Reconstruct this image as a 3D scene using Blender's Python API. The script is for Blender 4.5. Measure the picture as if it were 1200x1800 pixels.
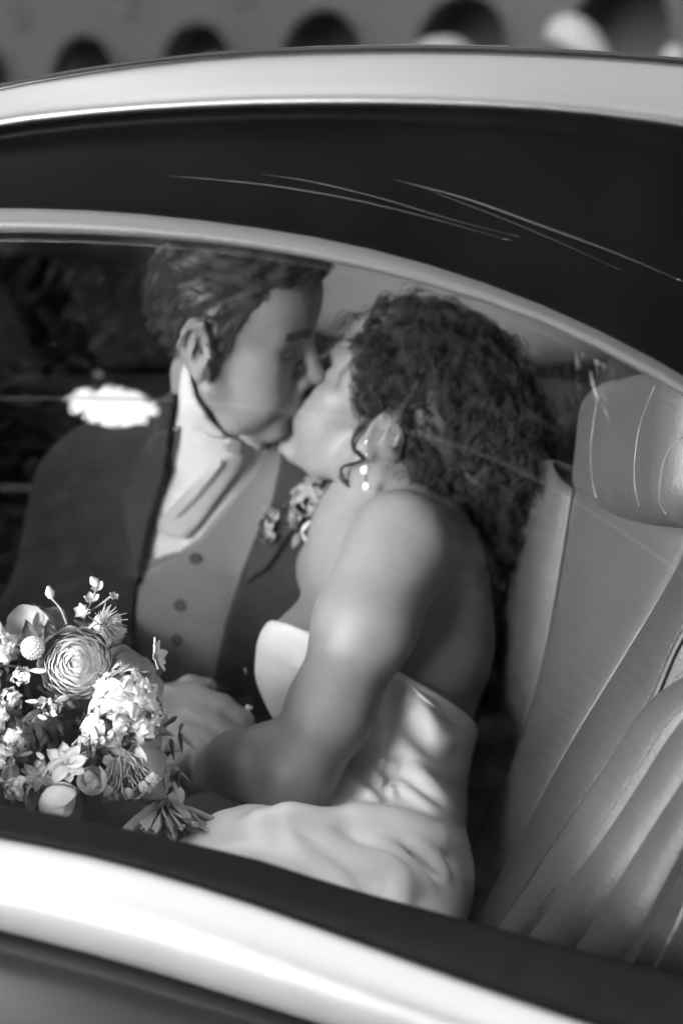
import bpy, bmesh, math, random
import numpy as np
from math import sin, cos, pi, radians, sqrt
from mathutils import Vector, Matrix
from mathutils.bvhtree import BVHTree

for o in list(bpy.data.objects):
    bpy.data.objects.remove(o)
SC = bpy.context.scene
COL = SC.collection
random.seed(7)
RNG = np.random.default_rng(7)

# ------------------------------------------------------------------ camera
CAM = np.array([0.0, -0.75, 1.38])
YAW, PITCH, ROLL = radians(8), radians(-15), radians(1)
F = np.array([-sin(YAW) * cos(PITCH), cos(YAW) * cos(PITCH), sin(PITCH)])
_r = np.array([cos(YAW), sin(YAW), 0.0])
_u = np.cross(_r, F)
R = _r * cos(ROLL) + _u * sin(ROLL)
U = -_r * sin(ROLL) + _u * cos(ROLL)
FPX = 2500.0
cam = bpy.data.cameras.new("camera")
co = bpy.data.objects.new("camera", cam)
COL.objects.link(co)
co.matrix_world = Matrix(((R[0], U[0], -F[0], CAM[0]), (R[1], U[1], -F[1], CAM[1]), (R[2], U[2], -F[2], CAM[2]), (0, 0, 0, 1)))
cam.sensor_fit = 'VERTICAL'
cam.sensor_height = 36.0
cam.lens = 50.0
cam.clip_start = 0.02
cam.clip_end = 600
cam.dof.use_dof = True
cam.dof.focus_distance = 1.08
cam.dof.aperture_fstop = 3.5
SC.camera = co

# ------------------------------------------------------------------ sky, sun, exposure
SUN_EL, SUN_AZ = radians(18), radians(207)   # azimuth measured from +Y clockwise
W = bpy.data.worlds.new("World")
SC.world = W
W.use_nodes = True
nt = W.node_tree
nt.nodes.clear()
sky = nt.nodes.new('ShaderNodeTexSky')
sky.sky_type = 'NISHITA'
sky.sun_disc = False
sky.sun_elevation = SUN_EL
sky.sun_rotation = SUN_AZ
sky.air_density = 1.6
sky.dust_density = 2.5
bw = nt.nodes.new('ShaderNodeRGBToBW')
bg = nt.nodes.new('ShaderNodeBackground')
bg.inputs['Strength'].default_value = 0.15
wo = nt.nodes.new('ShaderNodeOutputWorld')
nt.links.new(sky.outputs[0], bw.inputs[0])
nt.links.new(bw.outputs[0], bg.inputs[0])
nt.links.new(bg.outputs[0], wo.inputs[0])
sl = bpy.data.lights.new("sun", 'SUN')
sl.energy = 0.52
sl.angle = radians(30)
sl.color = (1.0, 0.99, 0.98)
so = bpy.data.objects.new("sun", sl)
COL.objects.link(so)
sd = Vector((sin(SUN_AZ) * cos(SUN_EL), cos(SUN_AZ) * cos(SUN_EL), sin(SUN_EL)))
so.rotation_euler = sd.to_track_quat('Z', 'Y').to_euler()
so.location = (-4, -6, 9)

SC.view_settings.view_transform = 'Standard'
SC.view_settings.look = 'None'
SC.view_settings.gamma = 1.0
SC.view_settings.exposure = 3.88
SC.cycles.use_denoising = True
SC.cycles.max_bounces = 10
SC.cycles.transparent_max_bounces = 24
SC.cycles.sample_clamp_indirect = 4.0
SC.cycles.caustics_reflective = False
SC.cycles.caustics_refractive = False

# ------------------------------------------------------------------ pixel helpers (1200 x 1800 photo pixels)
def ray(px, py):
    return F + R * (px - 600) / FPX + U * (900 - py) / FPX

def P(px, py, d):
    return CAM + ray(px, py) * d

def PY(px, py, y):
    r = ray(px, py)
    return CAM + r * ((y - CAM[1]) / r[1])

def project(X):
    v = X - CAM
    d = v @ F
    return 600 + FPX * (v @ R) / d, 900 - FPX * (v @ U) / d, d

# ------------------------------------------------------------------ materials
MATS = {}
def mat(name, c, rough=0.6, metal=0.0, var=0.0, vscale=8.0, bump=0.0, bscale=60.0, coat=0.0, sheen=0.0, spec=0.5, sub=0.0, detail=4.0, aniso=None, trans=0.0):
    m = bpy.data.materials.new(name)
    m.use_nodes = True
    t = m.node_tree
    b = t.nodes['Principled BSDF']
    col = (c * 1.0, c * 0.985, c * 0.985, 1)
    b.inputs['Base Color'].default_value = col
    b.inputs['Roughness'].default_value = rough
    b.inputs['Metallic'].default_value = metal
    b.inputs['Specular IOR Level'].default_value = spec
    if coat:
        b.inputs['Coat Weight'].default_value = coat
        b.inputs['Coat Roughness'].default_value = 0.04
    if sheen:
        b.inputs['Sheen Weight'].default_value = sheen
        b.inputs['Sheen Roughness'].default_value = 0.4
    if sub:
        b.inputs['Subsurface Weight'].default_value = sub
        b.inputs['Subsurface Radius'].default_value = (0.008, 0.006, 0.005)
        b.inputs['Subsurface Scale'].default_value = 1.0
    if trans:
        b.inputs['Transmission Weight'].default_value = trans
    tc = t.nodes.new('ShaderNodeTexCoord')
    mp = t.nodes.new('ShaderNodeMapping')
    if aniso:
        mp.inputs['Scale'].default_value = aniso
    t.links.new(tc.outputs['Object'], mp.inputs[0])
    if var:
        n = t.nodes.new('ShaderNodeTexNoise')
        n.inputs['Scale'].default_value = vscale
        n.inputs['Detail'].default_value = detail
        t.links.new(mp.outputs[0], n.inputs['Vector'])
        mx = t.nodes.new('ShaderNodeMapRange')
        mx.inputs[1].default_value = 0.3
        mx.inputs[2].default_value = 0.7
        mx.inputs[3].default_value = c * (1 - var)
        mx.inputs[4].default_value = c * (1 + var)
        t.links.new(n.outputs['Fac'], mx.inputs[0])
        t.links.new(mx.outputs[0], b.inputs['Base Color'])
        mr = t.nodes.new('ShaderNodeMapRange')
        mr.inputs[3].default_value = max(0.02, rough * 0.8)
        mr.inputs[4].default_value = min(1, rough * 1.2)
        t.links.new(n.outputs['Fac'], mr.inputs[0])
        t.links.new(mr.outputs[0], b.inputs['Roughness'])
    if bump:
        n2 = t.nodes.new('ShaderNodeTexNoise')
        n2.inputs['Scale'].default_value = bscale
        n2.inputs['Detail'].default_value = 3
        t.links.new(mp.outputs[0], n2.inputs['Vector'])
        bp = t.nodes.new('ShaderNodeBump')
        bp.inputs['Strength'].default_value = min(1, bump)
        bp.inputs['Distance'].default_value = 0.002
        t.links.new(n2.outputs['Fac'], bp.inputs['Height'])
        t.links.new(bp.outputs[0], b.inputs['Normal'])
    MATS[name] = m
    return m

def glass_mat(name, tint, ior):
    m = bpy.data.materials.new(name)
    m.use_nodes = True
    t = m.node_tree
    t.nodes.clear()
    o = t.nodes.new('ShaderNodeOutputMaterial')
    mx = t.nodes.new('ShaderNodeMixShader')
    # two-sided Schlick reflectance
    ge = t.nodes.new('ShaderNodeNewGeometry')
    dt = t.nodes.new('ShaderNodeVectorMath'); dt.operation = 'DOT_PRODUCT'
    t.links.new(ge.outputs['Normal'], dt.inputs[0]); t.links.new(ge.outputs['Incoming'], dt.inputs[1])
    def mth(op, a=None, v=None, clamp=False):
        n_ = t.nodes.new('ShaderNodeMath'); n_.operation = op; n_.use_clamp = clamp
        if a is not None: t.links.new(a, n_.inputs[0])
        if v is not None: n_.inputs[1].default_value = v
        return n_
    ab = mth('ABSOLUTE', dt.outputs['Value'])
    om = t.nodes.new('ShaderNodeMath'); om.operation = 'SUBTRACT'; om.inputs[0].default_value = 1.0
    t.links.new(ab.outputs[0], om.inputs[1])
    pw = mth('POWER', om.outputs[0], 5.0)
    f0 = ((ior - 1) / (ior + 1)) ** 2 * 2.4
    ml = mth('MULTIPLY', pw.outputs[0], 1 - f0)
    fr = mth('ADD', ml.outputs[0], f0, True)
    tr = t.nodes.new('ShaderNodeBsdfTransparent')
    tr.inputs[0].default_value = (tint, tint, tint, 1)
    gl = t.nodes.new('ShaderNodeBsdfGlossy')
    gl.inputs['Roughness'].default_value = 0.0
    gl.inputs[0].default_value = (1, 1, 1, 1)
    t.links.new(fr.outputs[0], mx.inputs[0])
    t.links.new(tr.outputs[0], mx.inputs[1])
    t.links.new(gl.outputs[0], mx.inputs[2])
    t.links.new(mx.outputs[0], o.inputs[0])
    MATS[name] = m
    return m

def woven(name, c, scale, contrast, rough=0.85):
    """fine check: two crossed wave textures"""
    m = mat(name, c, rough, sheen=0.2)
    t = m.node_tree
    b = t.nodes['Principled BSDF']
    tc = t.nodes.new('ShaderNodeTexCoord')
    ws = []
    for rot in ((0.2, 0.5, 0.3), (0.2, 0.5 + pi / 2, 0.3)):
        mp = t.nodes.new('ShaderNodeMapping')
        mp.inputs['Rotation'].default_value = rot
        t.links.new(tc.outputs['Object'], mp.inputs[0])
        w = t.nodes.new('ShaderNodeTexWave')
        w.inputs['Scale'].default_value = scale
        w.inputs['Distortion'].default_value = 0.4
        t.links.new(mp.outputs[0], w.inputs['Vector'])
        ws.append(w)
    a = t.nodes.new('ShaderNodeMath')
    a.operation = 'ADD'
    t.links.new(ws[0].outputs['Fac'], a.inputs[0])
    t.links.new(ws[1].outputs['Fac'], a.inputs[1])
    r_ = t.nodes.new('ShaderNodeMapRange')
    r_.inputs[1].default_value = 0.3
    r_.inputs[2].default_value = 1.7
    r_.inputs[3].default_value = c * (1 - contrast)
    r_.inputs[4].default_value = c * (1 + contrast)
    t.links.new(a.outputs[0], r_.inputs[0])
    t.links.new(r_.outputs[0], b.inputs['Base Color'])
    return m

mat('skin', 0.19, 0.48, var=0.06, vscale=30, bump=0.12, bscale=420, sub=0.35, spec=0.4)
mat('skin_groom', 0.19, 0.52, var=0.07, vscale=28, bump=0.15, bscale=380, sub=0.25, spec=0.35)
mat('hair_short', 0.02, 0.5, var=0.5, vscale=90, spec=0.5, aniso=(1, 1, 0.3))
mat('hair_curly', 0.006, 0.6, var=0.5, vscale=60, spec=0.5)
mat('jacket', 0.006, 0.85, var=0.25, vscale=30, bump=0.3, bscale=700, sheen=0.05)
mat('lapel', 0.011, 0.8, var=0.2, vscale=40, bump=0.3, bscale=700, sheen=0.06)
woven('waistcoat', 0.12, 80, 0.3)
mat('shirt', 0.42, 0.8, var=0.04, vscale=20, bump=0.25, bscale=500)
mat('tie', 0.27, 0.55, var=0.06, vscale=40, bump=0.2, bscale=600, sheen=0.3)
mat('trousers', 0.10, 0.85, var=0.2, vscale=20, bump=0.3, bscale=500)
mat('satin', 0.9, 0.34, var=0.03, vscale=6, spec=0.5, sheen=0.15, bump=0.1, bscale=50)
mat('button', 0.03, 0.7)
mat('leather', 0.06, 0.5, var=0.07, vscale=14, bump=0.32, bscale=330, spec=0.45)
mat('leather_pale', 0.07, 0.48, var=0.06, vscale=14, bump=0.32, bscale=330, spec=0.45)
mat('piping', 0.10, 0.5)
mat('stitch', 0.13, 0.8)
mat('headliner', 0.26, 0.95, var=0.06, vscale=200)
mat('dark_trim', 0.02, 0.6, var=0.3, vscale=30)
mat('interior_chrome', 0.7, 0.2, metal=1.0)
mat('paint', 0.008, 0.3, var=0.25, vscale=5, coat=0.15, spec=0.2)
mat('gloss_black', 0.002, 0.42, spec=0.02, var=0.3, vscale=12)
mat('rubber', 0.004, 0.65, var=0.25, vscale=40, spec=0.06)
mat('satin_metal', 0.056, 0.5, spec=0.4, var=0.05, vscale=10)
mat('waist_metal', 0.38, 0.5, metal=1.0, var=0.03, vscale=10)
mat('roof_metal', 0.15, 0.45, metal=1.0, var=0.05, vscale=6)
mat('streak_metal', 0.09, 0.35, metal=1.0)
mat('tyre', 0.02, 0.8, bump=0.3, bscale=80)
mat('ground', 0.42, 0.85, var=0.3, vscale=1.5, bump=0.5, bscale=30)
mat('paving', 0.2, 0.8, var=0.25, vscale=2.0, bump=0.4, bscale=25)
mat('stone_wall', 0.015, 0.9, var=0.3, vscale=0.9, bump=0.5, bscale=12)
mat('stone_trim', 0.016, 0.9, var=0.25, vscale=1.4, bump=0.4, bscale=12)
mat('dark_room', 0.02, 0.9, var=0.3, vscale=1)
mat('canopy_cloth', 0.10, 0.85, var=0.06, vscale=4)
mat('bark', 0.06, 0.9, var=0.4, vscale=6, bump=0.8, bscale=14)
mat('foliage', 0.055, 0.65, var=0.45, vscale=3)
mat('petal_white', 0.54, 0.55, var=0.04, vscale=60, sub=0.12)
mat('petal_cream', 0.52, 0.6, var=0.08, vscale=60, sub=0.12)
mat('petal_grey', 0.42, 0.6, var=0.15, vscale=60, sub=0.1)
mat('flower_eye', 0.3, 0.7, var=0.2, vscale=200)
mat('leaf', 0.10, 0.5, var=0.35, vscale=50)
mat('leaf_dark', 0.045, 0.45, var=0.35, vscale=50)
mat('stem', 0.28, 0.6, var=0.25, vscale=60)
mat('ribbon', 0.6, 0.45, var=0.1, vscale=30)
mat('pearl', 0.85, 0.12, spec=0.8)
glass_mat('glass', 0.93, 1.55)
glass_mat('tinted_glass', 0.04, 1.5)
glass_mat('screen_glass', 0.8, 1.5)

# ------------------------------------------------------------------ object helpers
def prop(o, label=None, cat=None, group=None, kind=None):
    if label: o['label'] = label
    if cat: o['category'] = cat
    if group: o['group'] = group
    if kind: o['kind'] = kind
    return o

def empty(name, loc, label=None, cat=None, group=None):
    o = bpy.data.objects.new(name, None)
    o.empty_display_size = 0.1
    o.location = loc
    COL.objects.link(o)
    return prop(o, label, cat, group)

def attach(o, parent):
    if parent is not None:
        bpy.context.view_layer.update()
        o.parent = parent
        o.matrix_parent_inverse = parent.matrix_world.inverted()

def link(name, me, material, parent=None, smooth=True):
    if material is not None:
        me.materials.append(MATS[material] if isinstance(material, str) else material)
    if smooth:
        me.polygons.foreach_set('use_smooth', np.ones(len(me.polygons), dtype=bool))
    o = bpy.data.objects.new(name, me)
    COL.objects.link(o)
    if parent is not None:
        o.parent = parent
        o.matrix_parent_inverse = PARINV(parent)
    return o

_PI = {}
def PARINV(parent):
    k = parent.name
    if k not in _PI:
        bpy.context.view_layer.update()
        _PI[k] = parent.matrix_world.inverted()
    return _PI[k]

def raw_mesh(name, V, Fc):
    """V (n,3) array, Fc list of polygons or (m,4)/(m,3) int array"""
    me = bpy.data.meshes.new(name)
    if isinstance(Fc, np.ndarray):
        n, k = Fc.shape
        me.vertices.add(len(V))
        me.vertices.foreach_set('co', np.asarray(V, dtype=np.float32).ravel())
        me.loops.add(n * k)
        me.loops.foreach_set('vertex_index', Fc.astype(np.int32).ravel())
        me.polygons.add(n)
        me.polygons.foreach_set('loop_start', np.arange(0, n * k, k, dtype=np.int32))
        me.update(calc_edges=True)
        me.validate()
    else:
        me.from_pydata([tuple(map(float, v)) for v in V], [], Fc)
        me.update()
    return me

class MB:
    def __init__(self):
        self.v = []
        self.f = []
    def add(self, V, Fc):
        b = len(self.v)
        self.v.extend([tuple(map(float, p)) for p in V])
        self.f.extend([tuple(int(i) + b for i in q) for q in Fc])
    def grid(self, G, closed_u=False, closed_v=False):
        G = np.asarray(G)
        a, b = G.shape[:2]
        Fc = []
        for i in range(a if closed_u else a - 1):
            for j in range(b if closed_v else b - 1):
                i2, j2 = (i + 1) % a, (j + 1) % b
                Fc.append((i * b + j, i2 * b + j, i2 * b + j2, i * b + j2))
        self.add(G.reshape(-1, 3), Fc)
    def tube(self, pts, rad, n=6, cap=True):
        pts = np.asarray(pts, dtype=float)
        m = len(pts)
        rad = np.full(m, rad) if np.isscalar(rad) else np.asarray(rad)
        T = np.gradient(pts, axis=0)
        T /= np.linalg.norm(T, axis=1)[:, None] + 1e-12
        a = np.array([0, 0, 1.0]) if abs(T[0][2]) < 0.9 else np.array([1.0, 0, 0])
        G = []
        N = np.cross(T[0], a)
        N /= np.linalg.norm(N)
        for i in range(m):
            N = N - T[i] * (N @ T[i])
            N /= np.linalg.norm(N) + 1e-12
            B = np.cross(T[i], N)
            G.append([pts[i] + rad[i] * (cos(2 * pi * k / n) * N + sin(2 * pi * k / n) * B) for k in range(n)])
        b = len(self.v)
        self.grid(G, closed_v=True)
        if cap:
            self.f.append(tuple(b + k for k in range(n))[::-1])
            self.f.append(tuple(b + (m - 1) * n + k for k in range(n)))
    def box(self, lo, hi, M=None):
        lo, hi = np.array(lo, float), np.array(hi, float)
        V = [np.array([(lo, hi)[i][0], (lo, hi)[j][1], (lo, hi)[k][2]]) for i in (0, 1) for j in (0, 1) for k in (0, 1)]
        if M is not None:
            V = [M[0] @ v + M[1] for v in V]
        self.add(V, [(0, 1, 3, 2), (4, 6, 7, 5), (0, 4, 5, 1), (2, 3, 7, 6), (0, 2, 6, 4), (1, 5, 7, 3)])
    def ball(self, c, r, nu=10, nv=7):
        c = np.asarray(c, float)
        r = np.array([r, r, r]) if np.isscalar(r) else np.array(r)
        V = [c + r * np.array([0, 0, 1])]
        for i in range(1, nv):
            t = pi * i / nv
            for j in range(nu):
                p = 2 * pi * j / nu
                V.append(c + r * np.array([sin(t) * cos(p), sin(t) * sin(p), cos(t)]))
        V.append(c - r * np.array([0, 0, 1]))
        Fc = []
        for j in range(nu):
            Fc.append((0, 1 + j, 1 + (j + 1) % nu))
            e = 1 + (nv - 2) * nu
            Fc.append((len(V) - 1, e + (j + 1) % nu, e + j))
        for i in range(nv - 2):
            for j in range(nu):
                a = 1 + i * nu
                Fc.append((a + j, a + nu + j, a + nu + (j + 1) % nu, a + (j + 1) % nu))
        self.add(V, Fc)
    def mesh(self, name):
        return raw_mesh(name, self.v, self.f)
    def obj(self, name, material, parent=None, smooth=True):
        return link(name, self.mesh(name), material, parent, smooth)

def resample(pts, n):
    pts = np.asarray(pts, float)
    # Catmull-Rom through the points, then even spacing
    Q = []
    ext = np.vstack([2 * pts[0] - pts[1], pts, 2 * pts[-1] - pts[-2]])
    for i in range(1, len(ext) - 2):
        p0, p1, p2, p3 = ext[i - 1:i + 3]
        for t in np.linspace(0, 1, 12, endpoint=False):
            Q.append(0.5 * (2 * p1 + (p2 - p0) * t + (2 * p0 - 5 * p1 + 4 * p2 - p3) * t * t + (3 * p1 - p0 - 3 * p2 + p3) * t ** 3))
    Q.append(pts[-1])
    Q = np.array(Q)
    s = np.r_[0, np.cumsum(np.linalg.norm(np.diff(Q, axis=0), axis=1))]
    return np.array([np.interp(np.linspace(0, s[-1], n), s, Q[:, k]) for k in range(Q.shape[1])]).T

def solidify(o, th, offset=-1.0):
    m = o.modifiers.new('thickness', 'SOLIDIFY')
    m.thickness = th
    m.offset = offset
    return o

def bvh_of(me):
    V = np.empty(len(me.vertices) * 3, dtype=np.float32)
    me.vertices.foreach_get('co', V)
    return BVHTree.FromPolygons([tuple(v) for v in V.reshape(-1, 3).tolist()], [tuple(p.vertices) for p in me.polygons])

def drape(bvh, pts, lift=0.0, fall=None):
    """photo pixels -> points on a surface"""
    out = []
    last = fall
    for px, py in pts:
        r = Vector(ray(px, py)).normalized()
        hit = bvh.ray_cast(Vector(CAM), r)
        if hit[0] is None:
            if last is None:
                continue
            out.append(P(px, py, last))
            continue
        p = np.array(hit[0]) - np.array(r) * lift
        last = (p - CAM) @ F
        out.append(p)
    return np.array(out)

# ------------------------------------------------------------------ implicit surfaces
class Field:
    def __init__(self, lo, hi, h):
        self.h = h
        self.lo = np.array(lo, float)
        n = np.ceil((np.array(hi) - self.lo) / h).astype(int) + 1
        self.n = n
        self.ax = [(self.lo[i] + h * np.arange(n[i])).astype(np.float32) for i in range(3)]
        self.f = np.full(n, 1.0, dtype=np.float32)
    def _sl(self, lo, hi):
        s = []
        for i in range(3):
            a = int(np.clip(np.floor((lo[i] - self.lo[i]) / self.h), 0, self.n[i]))
            b = int(np.clip(np.ceil((hi[i] - self.lo[i]) / self.h) + 1, 0, self.n[i]))
            s.append(slice(a, b))
        return tuple(s)
    def _pts(self, sl):
        return (self.ax[0][sl[0]][:, None, None], self.ax[1][sl[1]][None, :, None], self.ax[2][sl[2]][None, None, :])
    def put(self, prim, k=0.01, op='add', off=0.0, margin=0.03):
        fn, lo, hi = prim
        m = k + margin + off
        sl = self._sl(lo - m, hi + m)
        a = self.f[sl]
        if a.size == 0:
            return
        d = fn(*self._pts(sl)).astype(np.float32) - off
        if op == 'add':
            h = np.clip(0.5 + 0.5 * (a - d) / k, 0, 1)
            self.f[sl] = a * (1 - h) + d * h - k * h * (1 - h)
        elif op == 'sub':
            d = -d
            h = np.clip(0.5 - 0.5 * (a - d) / k, 0, 1)
            self.f[sl] = a * (1 - h) + d * h + k * h * (1 - h)
    def points(self):
        X, Y, Z = np.meshgrid(*self.ax, indexing='ij')
        return np.stack([X, Y, Z], -1)
    def cut(self, g, k=0.002):
        """smooth intersection with field values g"""
        a = self.f
        h = np.clip(0.5 - 0.5 * (a - g) / k, 0, 1)
        self.f = a * (1 - h) + g * h + k * h * (1 - h)
    def nets(self, smooth=0):
        f, h = self.f, self.h
        s = f < 0
        c = np.zeros(np.array(f.shape) - 1, dtype=np.uint8)
        for i in (0, 1):
            for j in (0, 1):
                for k in (0, 1):
                    c += s[i:f.shape[0] - 1 + i, j:f.shape[1] - 1 + j, k:f.shape[2] - 1 + k]
        act = np.argwhere((c > 0) & (c < 8))
        idx = np.full(c.shape, -1, dtype=np.int32)
        idx[act[:, 0], act[:, 1], act[:, 2]] = np.arange(len(act))
        corners = [(i, j, k) for i in (0, 1) for j in (0, 1) for k in (0, 1)]
        val = {q: f[act[:, 0] + q[0], act[:, 1] + q[1], act[:, 2] + q[2]] for q in corners}
        acc = np.zeros((len(act), 3))
        cnt = np.zeros(len(act))
        for q in corners:
            for axis in range(3):
                if q[axis] == 0:
                    q2 = tuple(1 if i == axis else q[i] for i in range(3))
                    a, b = val[q], val[q2]
                    m = (a < 0) != (b < 0)
                    t = np.where(m, a / np.where(m, a - b, 1), 0)
                    pos = np.array(q, float)[None, :].repeat(len(act), 0)
                    pos[:, axis] += t
                    acc[m] += pos[m]
                    cnt[m] += 1
        V = self.lo + (act + acc / cnt[:, None]) * h
        Fs = []
        for axis in range(3):
            o1, o2 = [(1, 2), (2, 0), (0, 1)][axis]
            sa = [slice(None)] * 3
            sb = [slice(None)] * 3
            sa[axis] = slice(0, f.shape[axis] - 1)
            sb[axis] = slice(1, f.shape[axis])
            d = s[tuple(sa)] != s[tuple(sb)]
            e = np.argwhere(d)
            e = e[(e[:, o1] > 0) & (e[:, o2] > 0) & (e[:, o1] < f.shape[o1] - 1) & (e[:, o2] < f.shape[o2] - 1)]
            inside = s[e[:, 0], e[:, 1], e[:, 2]]
            def cell(d1, d2):
                q = e.copy()
                q[:, o1] += d1
                q[:, o2] += d2
                return idx[q[:, 0], q[:, 1], q[:, 2]]
            quad = np.stack([cell(-1, -1), cell(0, -1), cell(0, 0), cell(-1, 0)], 1)
            quad[~inside] = quad[~inside][:, ::-1]
            Fs.append(quad)
        Q = np.concatenate(Fs)
        Q = Q[(Q >= 0).all(1)]
        for _ in range(smooth):
            E = np.concatenate([Q[:, [0, 1]], Q[:, [1, 2]], Q[:, [2, 3]], Q[:, [3, 0]]])
            S = np.zeros_like(V)
            N = np.zeros(len(V))
            for k in range(3):
                S[:, k] = np.bincount(E[:, 0], V[E[:, 1], k], len(V)) + np.bincount(E[:, 1], V[E[:, 0], k], len(V))
            N = np.bincount(E[:, 0], minlength=len(V)) + np.bincount(E[:, 1], minlength=len(V))
            V = np.where(N[:, None] > 0, 0.4 * V + 0.6 * S / np.maximum(N, 1)[:, None], V)
        return V, Q
    def mesh(self, name, smooth=0):
        V, Q = self.nets(smooth)
        return raw_mesh(name, V, Q)

def cone(a, b, ra, rb):
    a, b = np.asarray(a, float), np.asarray(b, float)
    ab = b - a
    L2 = max(float(ab @ ab), 1e-12)
    def fn(X, Y, Z):
        t = np.clip(((X - a[0]) * ab[0] + (Y - a[1]) * ab[1] + (Z - a[2]) * ab[2]) / L2, 0, 1)
        return np.sqrt((X - a[0] - t * ab[0]) ** 2 + (Y - a[1] - t * ab[1]) ** 2 + (Z - a[2] - t * ab[2]) ** 2) - (ra + (rb - ra) * t)
    m = max(ra, rb)
    return fn, np.minimum(a, b) - m, np.maximum(a, b) + m

CAMAX = np.stack([R, U, F], 1)      # columns: image right, image up, away
def ell(c, r, M=CAMAX):
    c, r = np.asarray(c, float), np.asarray(r, float)
    def fn(X, Y, Z):
        dx, dy, dz = X - c[0], Y - c[1], Z - c[2]
        q = [(dx * M[0, i] + dy * M[1, i] + dz * M[2, i]) for i in range(3)]
        k0 = np.sqrt(sum((q[i] / r[i]) ** 2 for i in range(3)))
        k1 = np.sqrt(sum((q[i] / r[i] ** 2) ** 2 for i in range(3)))
        return k0 * (k0 - 1) / np.maximum(k1, 1e-6)
    e = np.sqrt(((M * r[None, :]) ** 2).sum(1))
    return fn, c - e, c + e

def rbox(c, r, M, rad):
    c, r = np.asarray(c, float), np.asarray(r, float)
    def fn(X, Y, Z):
        dx, dy, dz = X - c[0], Y - c[1], Z - c[2]
        q = [np.abs(dx * M[0, i] + dy * M[1, i] + dz * M[2, i]) - (r[i] - rad) for i in range(3)]
        out = np.sqrt(sum(np.maximum(v, 0) ** 2 for v in q))
        return out + np.minimum(np.maximum(np.maximum(q[0], q[1]), q[2]), 0) - rad
    e = (np.abs(M) * r[None, :]).sum(1)
    return fn, c - e, c + e

def poly_sd(px, py, poly):
    """signed distance (pixels) to polygon, negative inside"""
    poly = np.asarray(poly, np.float32)
    d = np.full(px.shape, 1e9, np.float32)
    ins = np.zeros(px.shape, bool)
    n = len(poly)
    for i in range(n):
        a, b = poly[i], poly[(i + 1) % n]
        ex, ey = b - a
        wx, wy = px - a[0], py - a[1]
        t = np.clip((wx * ex + wy * ey) / (ex * ex + ey * ey + 1e-9), 0, 1)
        d = np.minimum(d, (wx - ex * t) ** 2 + (wy - ey * t) ** 2)
        c = (a[1] > py) != (b[1] > py)
        if ey != 0:
            ins ^= c & (px < ex * (py - a[1]) / ey + a[0])
    d = np.sqrt(d)
    return np.where(ins, -d, d)

mat('van_paint', 0.8, 0.3, coat=0.6, var=0.03, vscale=3)
mat('cable_white', 0.75, 0.5)
mat('asphalt', 0.035, 0.85, var=0.3, vscale=2.0, bump=0.5, bscale=60)
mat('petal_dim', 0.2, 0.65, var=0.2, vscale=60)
# ================================================================== SETTING
m = MB()
m.add([(-120, -120, 0), (120, -120, 0), (120, 120, 0), (-120, 120, 0)], [(0, 1, 2, 3)])
prop(m.obj('ground', 'ground', smooth=False), kind='structure')
m = MB()
m.box((-60, 17.0, 0.002), (60, 17.2, 0.13), (np.array([[cos(-0.385), -sin(-0.385), 0], [sin(-0.385), cos(-0.385), 0], [0, 0, 1]]), np.zeros(3)))
prop(m.obj('kerb', 'paving', smooth=False), kind='structure')

m = MB(); m.add([(-90, 1.9, .004), (90, 1.9, .004), (90, 60, .004), (-90, 60, .004)], [(0, 1, 2, 3)])
prop(m.obj('road', 'asphalt', smooth=False), kind='structure')

# --- stone building with a row of arched openings, seen over the roof
ARC = [P((-454.6 + 212.36 * k) / (1 - 0.04883 * k) + 600, 0, 25 * (1 - 0.04883 * k)) for k in range(5)]
A0, A4 = np.array(ARC[0]), np.array(ARC[4])
bd = (A4 - A0)
bd[2] = 0
STEP = np.linalg.norm(bd) / 4
bd /= np.linalg.norm(bd)
bn = np.array([bd[1], -bd[0], 0])          # towards the car
ORI = np.array([A0[0], A0[1], 0])
SL = 0.06                                    # the street rises gently along the wall
def bpt(s, z, out=0.0):
    return ORI + bd * s + bn * out + np.array([0, 0, z + SL * s])
APEX = 2.92
RAD = 0.31 * STEP
building = empty('building', tuple(bpt(0, 0)), 'shaded stone building with a row of round arches behind the car', 'building')
def arch_panel(s, w, zlo, zhi, th=0.35):
    mb = MB()
    n = 16
    for out in (0.0, -th):
        for sgn in (-1, 1):
            arc = [(s + sgn * RAD, zlo)] + [(s + sgn * RAD * cos(a), APEX - RAD + RAD * sin(a)) for a in np.linspace(0, pi / 2, n)]
            outer = [(s + sgn * w / 2, zlo)] + [(s + sgn * w / 2, zlo + (zhi - zlo) * t) for t in np.linspace(0.5, 1, n // 2)] + [(s + sgn * w / 2 * (1 - t), zhi) for t in np.linspace(0, 1, n - n // 2)]
            k = min(len(arc), len(outer))
            G = [[bpt(*arc[i], out) for i in range(k)], [bpt(*outer[i], out) for i in range(k)]]
            mb.grid(G)
    arc = [(s - RAD, zlo)] + [(s - RAD * cos(a), APEX - RAD + RAD * sin(a)) for a in np.linspace(0, pi, 2 * n)] + [(s + RAD, zlo)]
    mb.grid([[bpt(*q, 0.0) for q in arc], [bpt(*q, -th) for q in arc]])
    return mb, arc
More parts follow.
